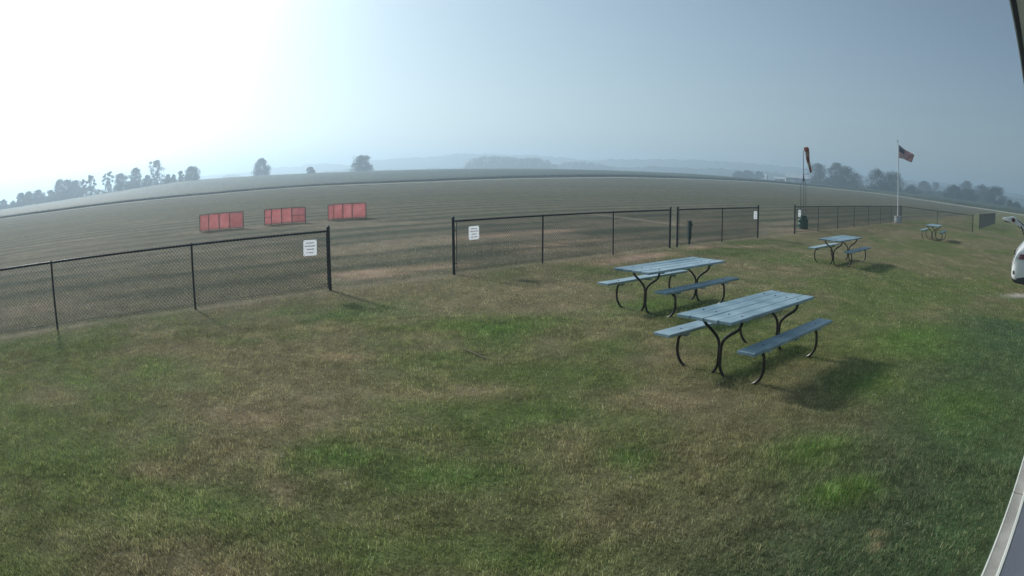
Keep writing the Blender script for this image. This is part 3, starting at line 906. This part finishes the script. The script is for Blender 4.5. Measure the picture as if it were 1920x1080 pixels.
run(-17.1, [-17.1, -14.05, -11.04, -7.99, -4.96], 'black chain-link fence run nearest on the left, ending at the wide opening', (4,))
run(-1.77, [-1.77, 1.04, 3.86, 6.72], 'black chain-link fence run in the middle with white sign at its left end', (0, 3))
run(7.15, [7.15, 10.13, 13.12], 'short two-bay chain-link fence run in front of the green post', (0, 2))
run(17.05, [17.05, 20.22, 23.4, 26.58, 29.8, 33.05, 36.35, 39.7], 'long chain-link fence run from the windsock to the flagpole', (0, 7))
c7 = np.array(on_line(39.7)); dend = np.array([33.6, 38.35])
dv = (dend - c7); LD = float(np.linalg.norm(dv)); dv = dv / LD
fence(c7 + dv * .08, dv, [.0, LD * .5, LD], 'chain-link fence run coming back from the flagpole towards the far picnic table', (2,))
fence((38.4, 42.65), (.743, .669), [0, 3.05, 6.1, 9.15, 12.2, 15.25, 18.3, 21.4], 'chain-link fence run at far right seen almost end-on', (0, 7))


# signs wired to the fence
def fence_sign(t, lines, label, tilt):
    x, y = on_line(t)
    off = -L2 * .045
    o = thing('fence_sign', (x + off[0], y + off[1], .755), math.atan2(E2[1], E2[0]), label, 'sign', 'white signs wired to the fence')
    o.rotation_euler.y = tilt
    m = MB()
    w, h, r = .152, .312, .022
    pts = []
    for cx, cz, a0 in ((w - r, h - r, 0), (-w + r, h - r, 90), (-w + r, r, 180), (w - r, r, 270)):
        for k in range(4):
            a = R(a0 + k * 30); pts.append((cx + r * math.cos(a), cz + r * math.sin(a)))
    n = len(pts)
    vs = [(a, 0, b) for a, b in pts] + [(a, -.004, b) for a, b in pts]
    m.add(vs, [tuple(range(n)), tuple(range(n, 2 * n))[::-1]] + [(i, i + n, (i + 1) % n + n, (i + 1) % n) for i in range(n)])
    m.build('board', M_sign, o)
    # print too worn to read: rows of short ink strokes
    rr = random.Random(int(t * 10) + 50)
    for zc, x0, x1, hh in lines:
        k = MB()
        xx = x0
        while xx < x1:
            ww = rr.uniform(.010, .020)
            k.box((xx + ww / 2, -.0055, zc + rr.uniform(-.002, .002)), (ww, .002, hh * rr.uniform(.75, 1.1)))
            xx += ww + rr.choice((.005, .006, .007, .018))
        k.build('print_line', M_ink, o)
    for sx in (-1, 1):
        for zz in (.02, .292):
            b = MB(); b.lathe([(.006, 0), (.006, .006)], 8); q = b.build('bolt', M_galv, o); q.location = (sx * .134, -.004, zz); q.rotation_euler = (math.pi / 2, 0, 0)


rows_a = [(.252, -.09, .08, .022), (.192, -.12, .12, .024), (.128, -.07, .085, .022), (.062, -.085, .09, .022)]
fence_sign(-5.42, rows_a, 'white sign at the right end of the nearest left fence', R(1.5))
fence_sign(-1.22, rows_a, 'white sign at the left end of the middle fence run', R(-.8))
fence_sign(12.78, rows_a, 'white sign at the right end of the short fence before the gap', R(.5))
fence_sign(17.52, rows_a, 'white sign in front of the green windsock drum', R(0))


# ------------------------------------------------------------------ picnic tables
def smooth_path(pts, n=5):
    """Catmull-Rom through control points"""
    P = [Vector(p) for p in pts]; P = [P[0] * 2 - P[1]] + P + [P[-1] * 2 - P[-2]]
    out = []
    for i in range(1, len(P) - 2):
        for k in range(n):
            t = k / n; a, b, c, d = P[i - 1], P[i], P[i + 1], P[i + 2]
            out.append(.5 * ((2 * b) + (c - a) * t + (2 * a - 5 * b + 4 * c - d) * t * t + (3 * b - a - 3 * c + d) * t ** 3))
    out.append(P[-2]); return out


def plank(name, L, W, T, parent, loc, rz=0.0):
    m = MB(); m.box((0, 0, 0), (L, W, T))
    o = m.build(name, M_plank, parent, False, .006)
    o.location = loc; o.rotation_euler = (R(random.uniform(-.9, .9)), R(random.uniform(-.12, .12)), rz)
    return o


m = MB(); m.lathe([(.013, -.004), (.013, .002), (.009, .005), (.002, .006)], 10); BOLT = m.mesh('bolt', M_tube, True)


def picnic_table(cx, cy, az, label, seed, straight=False):
    rr = random.Random(seed)
    z = 0.0
    t = thing('picnic_table', (cx, cy, z), R(90 - az), label, 'picnic table', 'picnic tables on the lawn')
    bw = .178
    for k in range(4):
        plank('tabletop_board', 2.42 + rr.uniform(-.015, .02), bw, .038, t, (rr.uniform(-.02, .02), (k - 1.5) * (bw + .008), .733 + rr.uniform(-.002, .002)), R(rr.uniform(-.15, .15)))
    for s in (-1, 1):
        b = plank('bench_board', 2.42, .24, .038, t, (rr.uniform(-.02, .02), s * .60, .450), R(rr.uniform(-.2, .2)))
        for xx in (-.78, .0, .78):
            c = MB(); c.box((0, 0, 0), (.085, .20, .03)); q = c.build('cleat', M_plank, t); q.location = (xx, s * .60, .415)
    for xx in (-.78, 0, .78):
        c = MB(); c.box((0, 0, 0), (.085, .62, .032)); q = c.build('cleat', M_plank, t); q.location = (xx + .06, 0, .697)
    for fx in (-.80, .80):
        for yy in [(k - 1.5) * (bw + .008) for k in range(4)] + [-.60, .60]:
            b = obj('bolt', BOLT, t); b.location = (fx, yy, .7535 if abs(yy) < .5 else .4705)
    for fx in (-.80, .80):
        for s in (-1, 1):
            dx = .024 * s
            path = [(dx, s * .30, .712), (dx, s * .292, .655), (dx, s * .25, .59), (dx, s * .14, .515), (dx, s * .06, .44), (dx, s * .030, .36), (dx, s * .028, .22), (dx, s * .035, .11), (dx, s * .085, .022), (dx, s * .16, -.010),
                    (dx, s * .46, -.012), (dx, s * .555, .020), (dx, s * .62, .09), (dx, s * .65, .18), (dx, s * .65, .28), (dx, s * .635, .36), (dx, s * .59, .396), (dx, s * .52, .399)]
            m = MB(); m.tube(smooth_path(path, 4), .0195, 9)
            leg = m.build('leg', M_tube, t, True); leg.location = (fx, 0, 0)
        m = MB(); m.box((0, 0, 0), (.05, .64, .006)); q = m.build('bracket', M_tube, t); q.location = (fx, 0, .709)
    return t


picnic_table(3.05, 8.04, 49.3, 'nearest picnic table, blue-grey boards with rounded brown steel legs', 1)
picnic_table(2.83, 11.77, 48.5, 'second picnic table, just behind the nearest one towards the fence', 2)
picnic_table(9.90, 18.27, 47.0, 'third picnic table, standing right of the middle before the windsock', 3)
picnic_table(22.3, 29.2, 45.5, 'farthest picnic table, small and seen end-on before the flagpole fence', 4)

# ------------------------------------------------------------------ red net screens
def screen(pts, label, bars=(), h=.80):
    pts = [Vector((a, b, 0)) for a, b in pts]
    c = (pts[0] + pts[-1]) / 2
    t = thing('net_screen', c, 0, label, 'screen', 'red net screens by the runway')
    loc = [p - c for p in pts]
    for p in loc:
        m = MB(); m.lathe([(.017, -.1), (.017, h + .01)], 8); o = m.build('post', M_black, t, True); o.location = p
    for i in range(len(loc) - 1):
        a, b = loc[i], loc[i + 1]
        for zz, rr_ in ((h, .015), (.04, .010)) + (((h * .5, .014),) if i in bars else ()):
            m = MB(); m.tube([a + Vector((0, 0, zz)), b + Vector((0, 0, zz))], rr_, 6); m.build('rail', M_black, t, True)
        d = (b - a).normalized(); a2, b2 = a + d * .022, b - d * .022
        m = MB(); n = 6; nrm = Vector((-d.y, d.x, 0))
        vs = []
        for k in range(n + 1):
            for zz in (.05, h * .35, h * .7, h - .02):
                u = k / n
                sag = .018 * math.sin(math.pi * u) * math.sin(math.pi * zz / h + .4) * (1 if i % 2 else -1)
                vs.append(a2.lerp(b2, u) + nrm * sag + Vector((0, 0, zz)))
        fs = [(k * 4 + j, k * 4 + j + 4, k * 4 + j + 5, k * 4 + j + 1) for k in range(n) for j in range(3)]
        m.add(vs, fs); net = m.build('net_panel', M_net, t, True)
        sol = net.modifiers.new('thick', 'SOLIDIFY'); sol.thickness = .003
    return t


screen([(-14.85, 29.4), (-14.70, 30.15), (-14.23, 30.48), (-13.75, 30.80), (-12.95, 30.74)], 'left one of three red net screens beyond the fence')
screen([(-12.2, 31.9), (-11.98, 32.33), (-11.57, 32.8), (-11.1, 33.12), (-10.3, 33.0)], 'middle red net screen with crossbars on its end panels', (0, 3), .78)
screen([(-9.33, 33.9), (-9.22, 34.65), (-8.78, 34.9), (-8.33, 35.16), (-7.62, 35.4)], 'right one of three red net screens, beyond the wide fence opening')

# ------------------------------------------------------------------ windsock
t = thing('windsock_stand', (14.49, 31.3, 0), 0, 'tall grey windsock pole on three legs standing in a green drum', 'windsock')
m = MB(); m.lathe([(.285, 0), (.292, .015), (.285, .03), (.285, .20), (.297, .215), (.297, .235), (.285, .25), (.285, .44), (.296, .455), (.285, .47), (.283, .50)], 28)
dr = m.build('drum', M_drum, t, True)
m = MB(); m.lathe([(.205, .48), (.205, .66), (.212, .665), (.212, .685), (.195, .685)], 24); m.build('drum_collar', M_drum, dr, True)
for k in range(3):
    a = R(60 + 120 * k)
    ca, sa = math.cos(a), math.sin(a)
    m = MB(); m.tube([(.165 * ca, .165 * sa, .4), (.165 * ca, .165 * sa, 2.20), (.155 * ca, .155 * sa, 2.27), (.04 * ca, .04 * sa, 2.48), (.025 * ca, .025 * sa, 2.60)], .0145, 8)
    m.build('leg', M_galv, t, True)
m = MB(); m.tube([(0, 0, 2.40), (0, 0, 2.75)], .034, 10); m.build('sleeve', M_galv, t, True)
m = MB(); m.tube([(0, 0, 2.70), (0, 0, 3.93)], .019, 8); m.build('pole', M_galv, t, True)
# limp sock, striped orange and white
m = MB(); n = 16; rings = 26
vs, fs, cc = [], [], []
for i in range(rings):
    u = i / (rings - 1)
    cx = .15 + .02 * u + .25 * u ** 1.3; cz = 4.13 - 1.27 * u
    rad = (.115 - .07 * u)
    if u < .08: rad *= .8 + 2.5 * u
    for k in range(n):
        a = 2 * math.pi * k / n
        f = 1 + .32 * math.sin(3 * a + 5 * u) + .22 * math.sin(9 * u + a)
        vs.append((cx + rad * f * math.cos(a), rad * .55 * f * math.sin(a), cz + .25 * rad * math.cos(a) + .015 * math.sin(20 * u + a)))
        st = (u * 5 + .03 * math.sin(3 * a)) % 2 < 1
        cc.append((.32, .10, .055) if st else (.44, .35, .26))
for i in range(rings - 1):
    for k in range(n):
        fs.append((i * n + k, i * n + (k + 1) % n, (i + 1) * n + (k + 1) % n, (i + 1) * n + k))
M_sock = cloth_mat('windsock_cloth')
so = obj('sock', np_mesh('sock', np.array(vs), np.array(fs), M_sock, np.array(cc), True), t)
so.rotation_euler = (0, 0, R(-25))
m = MB(); m.tube([(0, 0, 3.90), (.06, -.02, 4.02), (.13, -.06, 4.13)], .009, 6); m.build('swivel_arm', M_galv, t, True)

# ------------------------------------------------------------------ flagpole and flag
t = thing('flagpole', (28.32, 42.4, 0), 0, 'white flagpole set in a pale tub at the fence corner', 'flagpole')
m = MB(); m.lathe([(.27, 0), (.29, .02), (.285, .2), (.295, .22), (.285, .24), (.285, .46), (.30, .48), (.30, .50), (.27, .50)], 24)
m.build('tub', M_tub, t, True)
m = MB(); m.tube([(0, 0, .35), (.02, 0, 2.5), (.03, 0, 5.98)], [.048, .044, .030], 12); m.build('pole', M_white, t, True)
m = MB(); m.lathe([(.012, 0), (.02, .05), (.045, .10), (.05, .14), (.03, .19), (.006, .22)], 12); q = m.build('finial', M_brass, t, True); q.location = (.03, 0, 5.97)
m = MB(); m.tube([(.075, -.02, 1.2), (.06, -.02, 5.9)], .005, 5); m.build('halyard', M_white, t, True)
m = MB(); m.box((.06, 0, 1.25), (.05, .02, .12)); m.build('cleat', M_galv, t)

nu, nv = 96, 52
U, Vv = np.meshgrid(np.linspace(0, 1, nu), np.linspace(0, 1, nv), indexing='ij')
# hoist at u=0, v=0 at the foot
fx = 1.36 * U - .24 * U * (1 - Vv) + .03 * np.sin(7 * U + 2 * Vv)
fz = 4.85 + .97 * Vv - .20 * U - .50 * U * Vv + .05 * np.sin(6 * U + 3 * Vv) * U
fy = .16 * np.sin(8.5 * U - 3.2 * Vv + .6) * np.sqrt(U) + .06 * np.sin(15 * U + 4 * Vv) * U
stripe = np.floor(Vv * 13 - 1e-6).astype(int) % 2 == 0
C = np.where(stripe[..., None], np.array([.42, .03, .055]), np.array([.78, .76, .76]))
canton = (U < .40) & (Vv > 6 / 13)
cu = (U / .40) * 11; cv = ((Vv - 6 / 13) / (7 / 13)) * 9
star = ((np.abs((cu % 2) - 1) < .38) & (np.abs((cv % 2) - 1) < .42)) | (((cu % 2 < .38) | (cu % 2 > 1.62)) & ((cv % 2 < .42) | (cv % 2 > 1.58)) & (cu > .6) & (cu < 10.4) & (cv > .6) & (cv < 8.4))
C = np.where(canton[..., None], np.where(star[..., None], np.array([.6, .6, .62]), np.array([.02, .03, .13])), C)
ii, jj = np.meshgrid(np.arange(nu - 1), np.arange(nv - 1), indexing='ij')
q = (ii * nv + jj).ravel(); F = np.stack([q, q + nv, q + nv + 1, q + 1], 1)
M_flag = cloth_mat('flag_cloth')
fo = obj('flag', np_mesh('flag', np.stack([fx.ravel(), fy.ravel(), fz.ravel()], 1), F, M_flag, C.reshape(-1, 3), True))
fo.location = (28.41, 42.38, .0); fo.rotation_euler = (0, 0, R(-33))
sol = fo.modifiers.new('thick', 'SOLIDIFY'); sol.thickness = .003
tag(fo, 'stars and stripes flag hanging half furled from the white pole', 'flag')

# ------------------------------------------------------------------ green post behind the short fence
t = thing('utility_post', (5.95, 22.45, 0), R(20), 'narrow green metal box on a stake behind the short fence', 'utility post')
m = MB(); m.box((0, 0, .08), (.07, .05, .40)); m.build('stake', M_green, t)
m = MB(); m.box((0, 0, .47), (.125, .10, .60)); m.build('box', M_green, t, False, .01)
m = MB(); m.box((.075, -.02, .66), (.05, .07, .09)); m.build('spigot', M_green, t, False, .01)
m = MB(); m.box((0, 0, .785), (.15, .125, .025)); m.build('lid', M_green, t, False, .005)

# ------------------------------------------------------------------ stick and clover
t = MB()
t.tube([(-.32, 0, .02), (-.1, .012, .028), (.12, -.006, .03), (.33, .004, .022)], [.008, .010, .010, .006], 7)
st = t.build('stick', M_wood, None, True); st.location = (-.47, 8.52, 0); st.rotation_euler.z = R(-55)
tag(st, 'thin weathered stick lying in the lawn below the green patch', 'stick')
k = MB(); m = MB(); m.tube([(.08, 0, .028), (.14, .06, .035), (.17, .10, .03)], [.008, .006, .003], 5); m.build('twig', M_wood, st, True)

m = MB(); rr = random.Random(5)
spots = []
for _ in range(95):
    e = rr.uniform(-13, 3); l = rr.choice((rr.uniform(8.5, 13.6), rr.uniform(5, 12), rr.uniform(10.5, 13.2)))
    spots.append((e * E2[0] + l * L2[0], e * E2[1] + l * L2[1]))
for _ in range(14):
    a = R(rr.uniform(-40, 38)); d = rr.uniform(4.5, 9); spots.append((d * math.sin(a), d * math.cos(a)))
for x, y in spots:
    s = rr.uniform(.006, .013); z = rr.uniform(.02, .05)
    vs = []
    for a in range(6):
        vs.append((x + s * math.cos(a * 1.047), y + s * math.sin(a * 1.047), z + rr.uniform(-.2, .2) * s))
    vs += [(x, y, z + s * .8), (x, y, z - s * .6)]
    m.add(vs, [(a, (a + 1) % 6, 6) for a in range(6)] + [((a + 1) % 6, a, 7) for a in range(6)])
o = m.build('clover_blossoms', M_flower)
tag(o, 'tiny white blossoms scattered over the lawn near the left fence', 'blossoms', kind='stuff')


# ------------------------------------------------------------------ parked car with open tailgate
def car():
    head = R(135.5)                                  # heading, azimuth
    rear = Vector((13.60, 13.26, 0))
    t = thing('parked_car', rear, math.pi / 2 - head, 'white car at the right picture edge with its tailgate open', 'car')
    # stations: distance s from the rear bumper, half widths and heights of the ring
    st = [  # s, z_bottom, z_shoulder, z_top, w_bottom, w_mid, w_shoulder, w_top
        (-.03, .46, .60, .66, .60, .68, .66, .60), (.00, .40, .72, .80, .74, .83, .82, .76), (.07, .36, .88, 1.03, .82, .88, .87, .82), (.13, .34, 1.00, 1.16, .84, .90, .89, .80), (.34, .33, 1.02, 1.40, .85, .91, .90, .70),
        (.58, .32, 1.02, 1.63, .86, .91, .90, .60), (.72, .31, 1.02, 1.66, .87, .92, .91, .60), (1.5, .30, 1.00, 1.70, .88, .93, .92, .62), (2.5, .30, .98, 1.68, .88, .93, .92, .62),
        (2.95, .30, .98, 1.55, .88, .93, .91, .62), (3.35, .30, .98, 1.12, .88, .93, .90, .68), (3.6, .30, .96, 1.03, .88, .92, .88, .70), (4.2, .31, .88, .95, .84, .90, .84, .66), (4.5, .36, .74, .80, .74, .80, .74, .58), (4.58, .45, .64, .68, .60, .66, .62, .5)]
    m = MB()
    ring = 12
    vs = []
    for s, zb, zs, zt, wb, wm, ws, wt in st:
        zm = (zb + zs) / 2
        half = [(wb, zb), (wm, zb + .10), (wm, zm + .1), (ws, zs), ((ws + wt * 1.25) / 2 * .96, (zs + zt) / 2 + .05), (wt, zt)]
        pts = half + [(-a, b) for a, b in half[::-1]]
        vs += [(s, a, b) for a, b in pts]
    fs = []
    n = len(st)
    for i in range(n - 1):
        for k in range(ring):
            fs.append((i * ring + k, (i + 1) * ring + k, (i + 1) * ring + (k + 1) % ring, i * ring + (k + 1) % ring))
    fs.append(tuple(range(ring))); fs.append(tuple((n - 1) * ring + k for k in range(ring))[::-1])
    m.add(vs, fs)
    body = m.build('body', M_carpaint, t, True)
    ss = body.modifiers.new('smooth', 'SUBSURF'); ss.levels = 2; ss.render_levels = 2
    for sd in (1, -1):
        g = MB()
        g.add([(1.0, sd * .865, 1.05), (2.75, sd * .865, 1.03), (2.45, sd * .70, 1.52), (1.1, sd * .70, 1.55),
               (1.0, sd * .80, 1.05), (2.75, sd * .80, 1.03), (2.45, sd * .62, 1.52), (1.1, sd * .62, 1.55)],
              [(0, 1, 2, 3), (4, 7, 6, 5), (0, 4, 5, 1), (1, 5, 6, 2), (2, 6, 7, 3), (3, 7, 4, 0)])
        g.build('side_window', M_glass, t)
        # tail lamp wraps the corner
        q = MB()
        prof = [(.03, .62), (.05, .74), (.10, .84), (.22, .905), (.42, .925)]
        top, bot = [], []
        for s, w in prof:
            top.append((s + .035, sd * (w - .012), 1.10 + .02 * s)); bot.append((s - .005, sd * (w + .012), .96 + .05 * s))
        k = len(prof)
        q.add(top + bot + [(a + .05, b * .93, c) for a, b, c in top + bot], [(i, i + 1, k + i + 1, k + i) for i in range(k - 1)] + [(2 * k + i, 3 * k + i, 3 * k + i + 1, 2 * k + i + 1) for i in range(k - 1)] +
              [(i, 2 * k + i, 2 * k + i + 1, i + 1) for i in range(k - 1)] + [(k + i, k + i + 1, 3 * k + i + 1, 3 * k + i) for i in range(k - 1)])
        q.build('tail_lamp', M_lamp, t, True)
        r = MB(); r.box((.06, sd * .845, .60), (.07, .06, .10), R(38 * sd)); r.build('reflector', M_cladding, t, False, .01)
        for ws in (.88, 3.62):
            w = MB(); w.lathe([(.20, -.11), (.33, -.115), (.352, -.08), (.352, .08), (.33, .115), (.20, .11)], 28)
            wh = w.build('wheel', M_tyre, t, True); wh.rotation_euler = (math.pi / 2, 0, 0); wh.location = (ws, sd * .80, .352)
            w = MB(); w.lathe([(.02, -.06), (.21, -.07), (.225, -.112), (.235, -.112), (.235, .112), (.225, .112), (.21, .07), (.02, .06)], 24); w.build('rim', M_rim, wh, True)
            w = MB()
            for a in range(13):
                an = math.pi * a / 12; w.box((ws + .40 * math.cos(an), sd * .905, .352 + .40 * math.sin(an)), (.12, .07, .06), 0, 0, Matrix.Rotation(-an + math.pi / 2, 3, 'Y'))
            w.build('wheel_arch', M_cladding, t)
        hl = MB(); hl.box((4.36, sd * .62, .74), (.22, .26, .12), R(-25 * sd)); hl.build('headlight', M_glass, t, False, .03)
        mi = MB(); mi.box((2.75, sd * 1.0, 1.1), (.12, .2, .14)); mi.build('mirror', M_carpaint, t, False, .03)
        cl = MB(); cl.box((2.25, sd * .90, .33), (2.2, .09, .14)); cl.build('sill', M_cladding, t, False, .02)
    # lower bumper cladding
    b = MB()
    prof = [(-.035, -.60), (-.02, -.68), (.05, -.80), (.18, -.90), (.50, -.93)]
    prof = prof[::-1] + [(s, -w) for s, w in prof]
    k = len(prof)
    lo = [(s + .10, w * .95, .32) for s, w in prof]; mid = [(s + .0, w, .42) for s, w in prof]; hi = [(s + .035, w * .985, .52) for s, w in prof]
    inn = [(s + .12, w * .9, .50) for s, w in prof]
    b.add(lo + mid + hi + inn, [(r_ * k + i, r_ * k + i + 1, (r_ + 1) * k + i + 1, (r_ + 1) * k + i) for r_ in range(3) for i in range(k - 1)])
    b.build('rear_bumper', M_cladding, t, True)
    # load bay opening (dark) behind the raised gate
    o = MB(); o.add([(.10, -.66, .74), (.10, .66, .74), (.52, .56, 1.55), (.52, -.56, 1.55), (.16, -.66, .74), (.16, .66, .74), (.58, .56, 1.55), (.58, -.56, 1.55)],
                    [(0, 1, 2, 3), (4, 7, 6, 5), (0, 4, 5, 1), (1, 5, 6, 2), (2, 6, 7, 3), (3, 7, 4, 0)])
    o.build('load_bay', M_cladding, t)
    ws_ = MB(); ws_.add([(3.40, -.74, 1.10), (3.40, .74, 1.10), (2.86, .60, 1.60), (2.86, -.60, 1.60), (3.36, -.74, 1.06), (3.36, .74, 1.06), (2.82, .60, 1.56), (2.82, -.60, 1.56)],
                        [(0, 1, 2, 3), (4, 7, 6, 5), (0, 4, 5, 1), (1, 5, 6, 2), (2, 6, 7, 3), (3, 7, 4, 0)])
    ws_.build('windscreen', M_glass, t)
    # raised tailgate: profile in the s-z plane from hinge to tip, thick and curved
    gp = [(.66, 1.68), (.40, 1.80), (.15, 1.93), (.02, 2.02), (-.10, 2.035), (-.25, 1.985), (-.40, 1.975), (-.44, 1.955)]   # outer skin
    gi = [(.64, 1.62), (.38, 1.72), (.12, 1.82), (-.02, 1.88), (-.12, 1.89), (-.25, 1.90), (-.38, 1.925), (-.44, 1.945)]   # inner skin
    hw = [.58, .64, .69, .72, .74, .73, .70, .66]
    g = MB(); k = len(gp)
    V_ = [(s, w, z) for (s, z), w in zip(gp, hw)] + [(s, -w, z) for (s, z), w in zip(gp, hw)] + [(s, w * .98, z) for (s, z), w in zip(gi, hw)] + [(s, -w * .98, z) for (s, z), w in zip(gi, hw)]
    F_ = []
    for i in range(k - 1):
        F_ += [(i, i + 1, k + i + 1, k + i), (2 * k + i, 3 * k + i, 3 * k + i + 1, 2 * k + i + 1), (i, 2 * k + i, 2 * k + i + 1, i + 1), (k + i, k + i + 1, 3 * k + i + 1, 3 * k + i)]
    F_ += [(0, k, 3 * k, 2 * k), (k - 1, 3 * k - 1, 4 * k - 1, 2 * k - 1)]
    g.add(V_, F_)
    gate = g.build('tailgate', M_carpaint, t, True)
    r = MB(); r.add([(.60, .50, 1.725), (.60, -.50, 1.725), (.10, -.58, 1.985), (.10, .58, 1.985), (.60, .50, 1.60), (.60, -.50, 1.60), (.10, -.60, 1.81), (.10, .60, 1.81)],
                    [(0, 1, 2, 3), (4, 7, 6, 5), (0, 4, 5, 1), (1, 5, 6, 2), (2, 6, 7, 3), (3, 7, 4, 0)])
    r.build('rear_window', M_glass, gate)
    for sd in (1, -1):
        r = MB(); r.box((-.045, sd * .735, 1.955), (.11, .05, .10), 0, 0, Matrix.Rotation(R(25), 3, 'Y')); r.build('gate_lamp', M_lamp, gate, False, .01)
        r = MB(); r.tube([(.50, sd * .62, 1.30), (.22, sd * .68, 1.84)], .014, 8); r.build('gas_strut', M_cladding, t, True)
    r = MB(); r.box((-.25, 0, 1.885), (.2, 1.0, .03)); r.build('gate_lining', M_cladding, gate)
    return t


car()

# ------------------------------------------------------------------ porch the camera hangs under
PD = Vector((.777, .629, 0)); PN = Vector((-.629, .777, 0))      # along the step, towards the lawn
ang = math.atan2(PD.y, PD.x)


def prism(name, mats, parent, poly, x0, x1, bevel=0):
    """poly in (offset towards lawn, z); extruded along the step"""
    m = MB(); n = len(poly)
    m.add([(x0, a, b) for a, b in poly] + [(x1, a, b) for a, b in poly],
          [tuple(range(n))[::-1], tuple(range(n, 2 * n))] + [(i, (i + 1) % n, (i + 1) % n + n, i + n) for i in range(n)])
    return m.build(name, mats, parent, False, bevel)


org = Vector((3.9, 3.22, 0))
t = thing('porch_step', org, ang, 'concrete step edge along the porch in the lower right corner', 'step')
js = (Vector((4.02, 3.33, 0)) - org).dot(PD)
edges_ = [-6.5, -3.05, js, js + 3.05, js + 6.1, js + 9]
for a, b in zip(edges_[:-1], edges_[1:]):
    prism('concrete_slab', M_conc, t, [(0, -.15), (0, .10), (-.16, .10), (-.16, -.15)], a + .006, b - .006, .006)
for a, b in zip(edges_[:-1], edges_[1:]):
    prism('sunlit_edge_strip', M_trim, t, [(.003, .085), (.003, .1035), (-.011, .1035), (-.011, .085)], a + .006, b - .006)  # added pale strip: paints the sunlit front edge of the slab in colour
prism('joint_filler', M_cladding, t, [(-.004, -.14), (-.004, .090), (-.155, .090), (-.155, -.14)], edges_[0] + .02, edges_[-1] - .02)
inner = (Vector((3.27, 2.56, 0)) - org).dot(PN)
t2 = thing('porch', org, ang, 'blue-grey porch floor with a pale edge in the bottom right corner', 'porch')
prism('floor', M_deck, t2, [(inner - .018, .02), (inner - .018, .245), (-2.9, .245), (-2.9, .02)], -6.5, js + 9)
prism('nosing', M_trim, t2, [(inner, .10), (inner, .25), (inner - .020, .25), (inner - .020, .10)], -6.5, js + 9)
for k in range(9):
    prism('floor_board_joint', M_cladding, t2, [(inner - .30 - .28 * k, .2455), (inner - .30 - .28 * k, .2465), (inner - .306 - .28 * k, .2465), (inner - .306 - .28 * k, .2455)], -6.4, js + 8.9)
prism('wall', M_siding, t2, [(-2.9, .0), (-2.9, 2.9), (-3.05, 2.9), (-3.05, 0)], -6.5, js + 9)
for s_ in (-6.3, js + 8.8):
    m = MB(); m.box((s_, inner - .2, 1.42), (.14, .14, 2.35)); m.build('post', M_trim, t2)
# roof edge right above the camera, parallel to the fence
DZ = .30
zr = 2.324 + DZ
t3 = thing('porch_roof', (0, 0, 0), math.atan2(E2[1], E2[0]), 'porch roof edge with dark fascia crossing the upper right corner', 'roof')
o0 = .031 * DZ
prism('drip_edge', M_trim, t3, [(o0, zr + .0), (o0, zr + .03), (o0 - .0022, zr + .03), (o0 - .0022, zr)], -5, 11)
prism('fascia', M_fascia, t3, [(o0 - .003, zr + .001), (o0 - .003, zr + .16), (o0 - .0135, zr + .16), (o0 - .0135, zr + .001)], -5, 11)
prism('soffit', M_soffit, t3, [(o0 - .014, zr + .004), (o0 - .014, zr + .02), (-3.2, zr + .02), (-3.2, zr + .004)], -5, 11)
prism('shingles', M_roof, t3, [(o0 - .001, zr + .165), (o0 - .001, zr + .18), (-3.4, zr + 1.2), (-3.4, zr + 1.18)], -5, 11)

# ------------------------------------------------------------------ smoke haze
hm = bpy.data.materials.new('smoke_haze'); hm.use_nodes = True
nt = hm.node_tree; nt.nodes.clear()
pv = nt.nodes.new('ShaderNodeVolumePrincipled')
pv.inputs['Color'].default_value = (.66, .84, 1.0, 1)
pv.inputs['Density'].default_value = .0014
pv.inputs['Anisotropy'].default_value = .5
oo = nt.nodes.new('ShaderNodeOutputMaterial'); nt.links.new(pv.outputs[0], oo.inputs['Volume'])
m = MB(); m.box((0, 0, 31), (6900, 6900, 76)); hz = m.build('haze', hm)
tag(hz, 'thin bluish smoke haze filling the air', 'haze', kind='stuff')
cy.volume_max_steps = 256
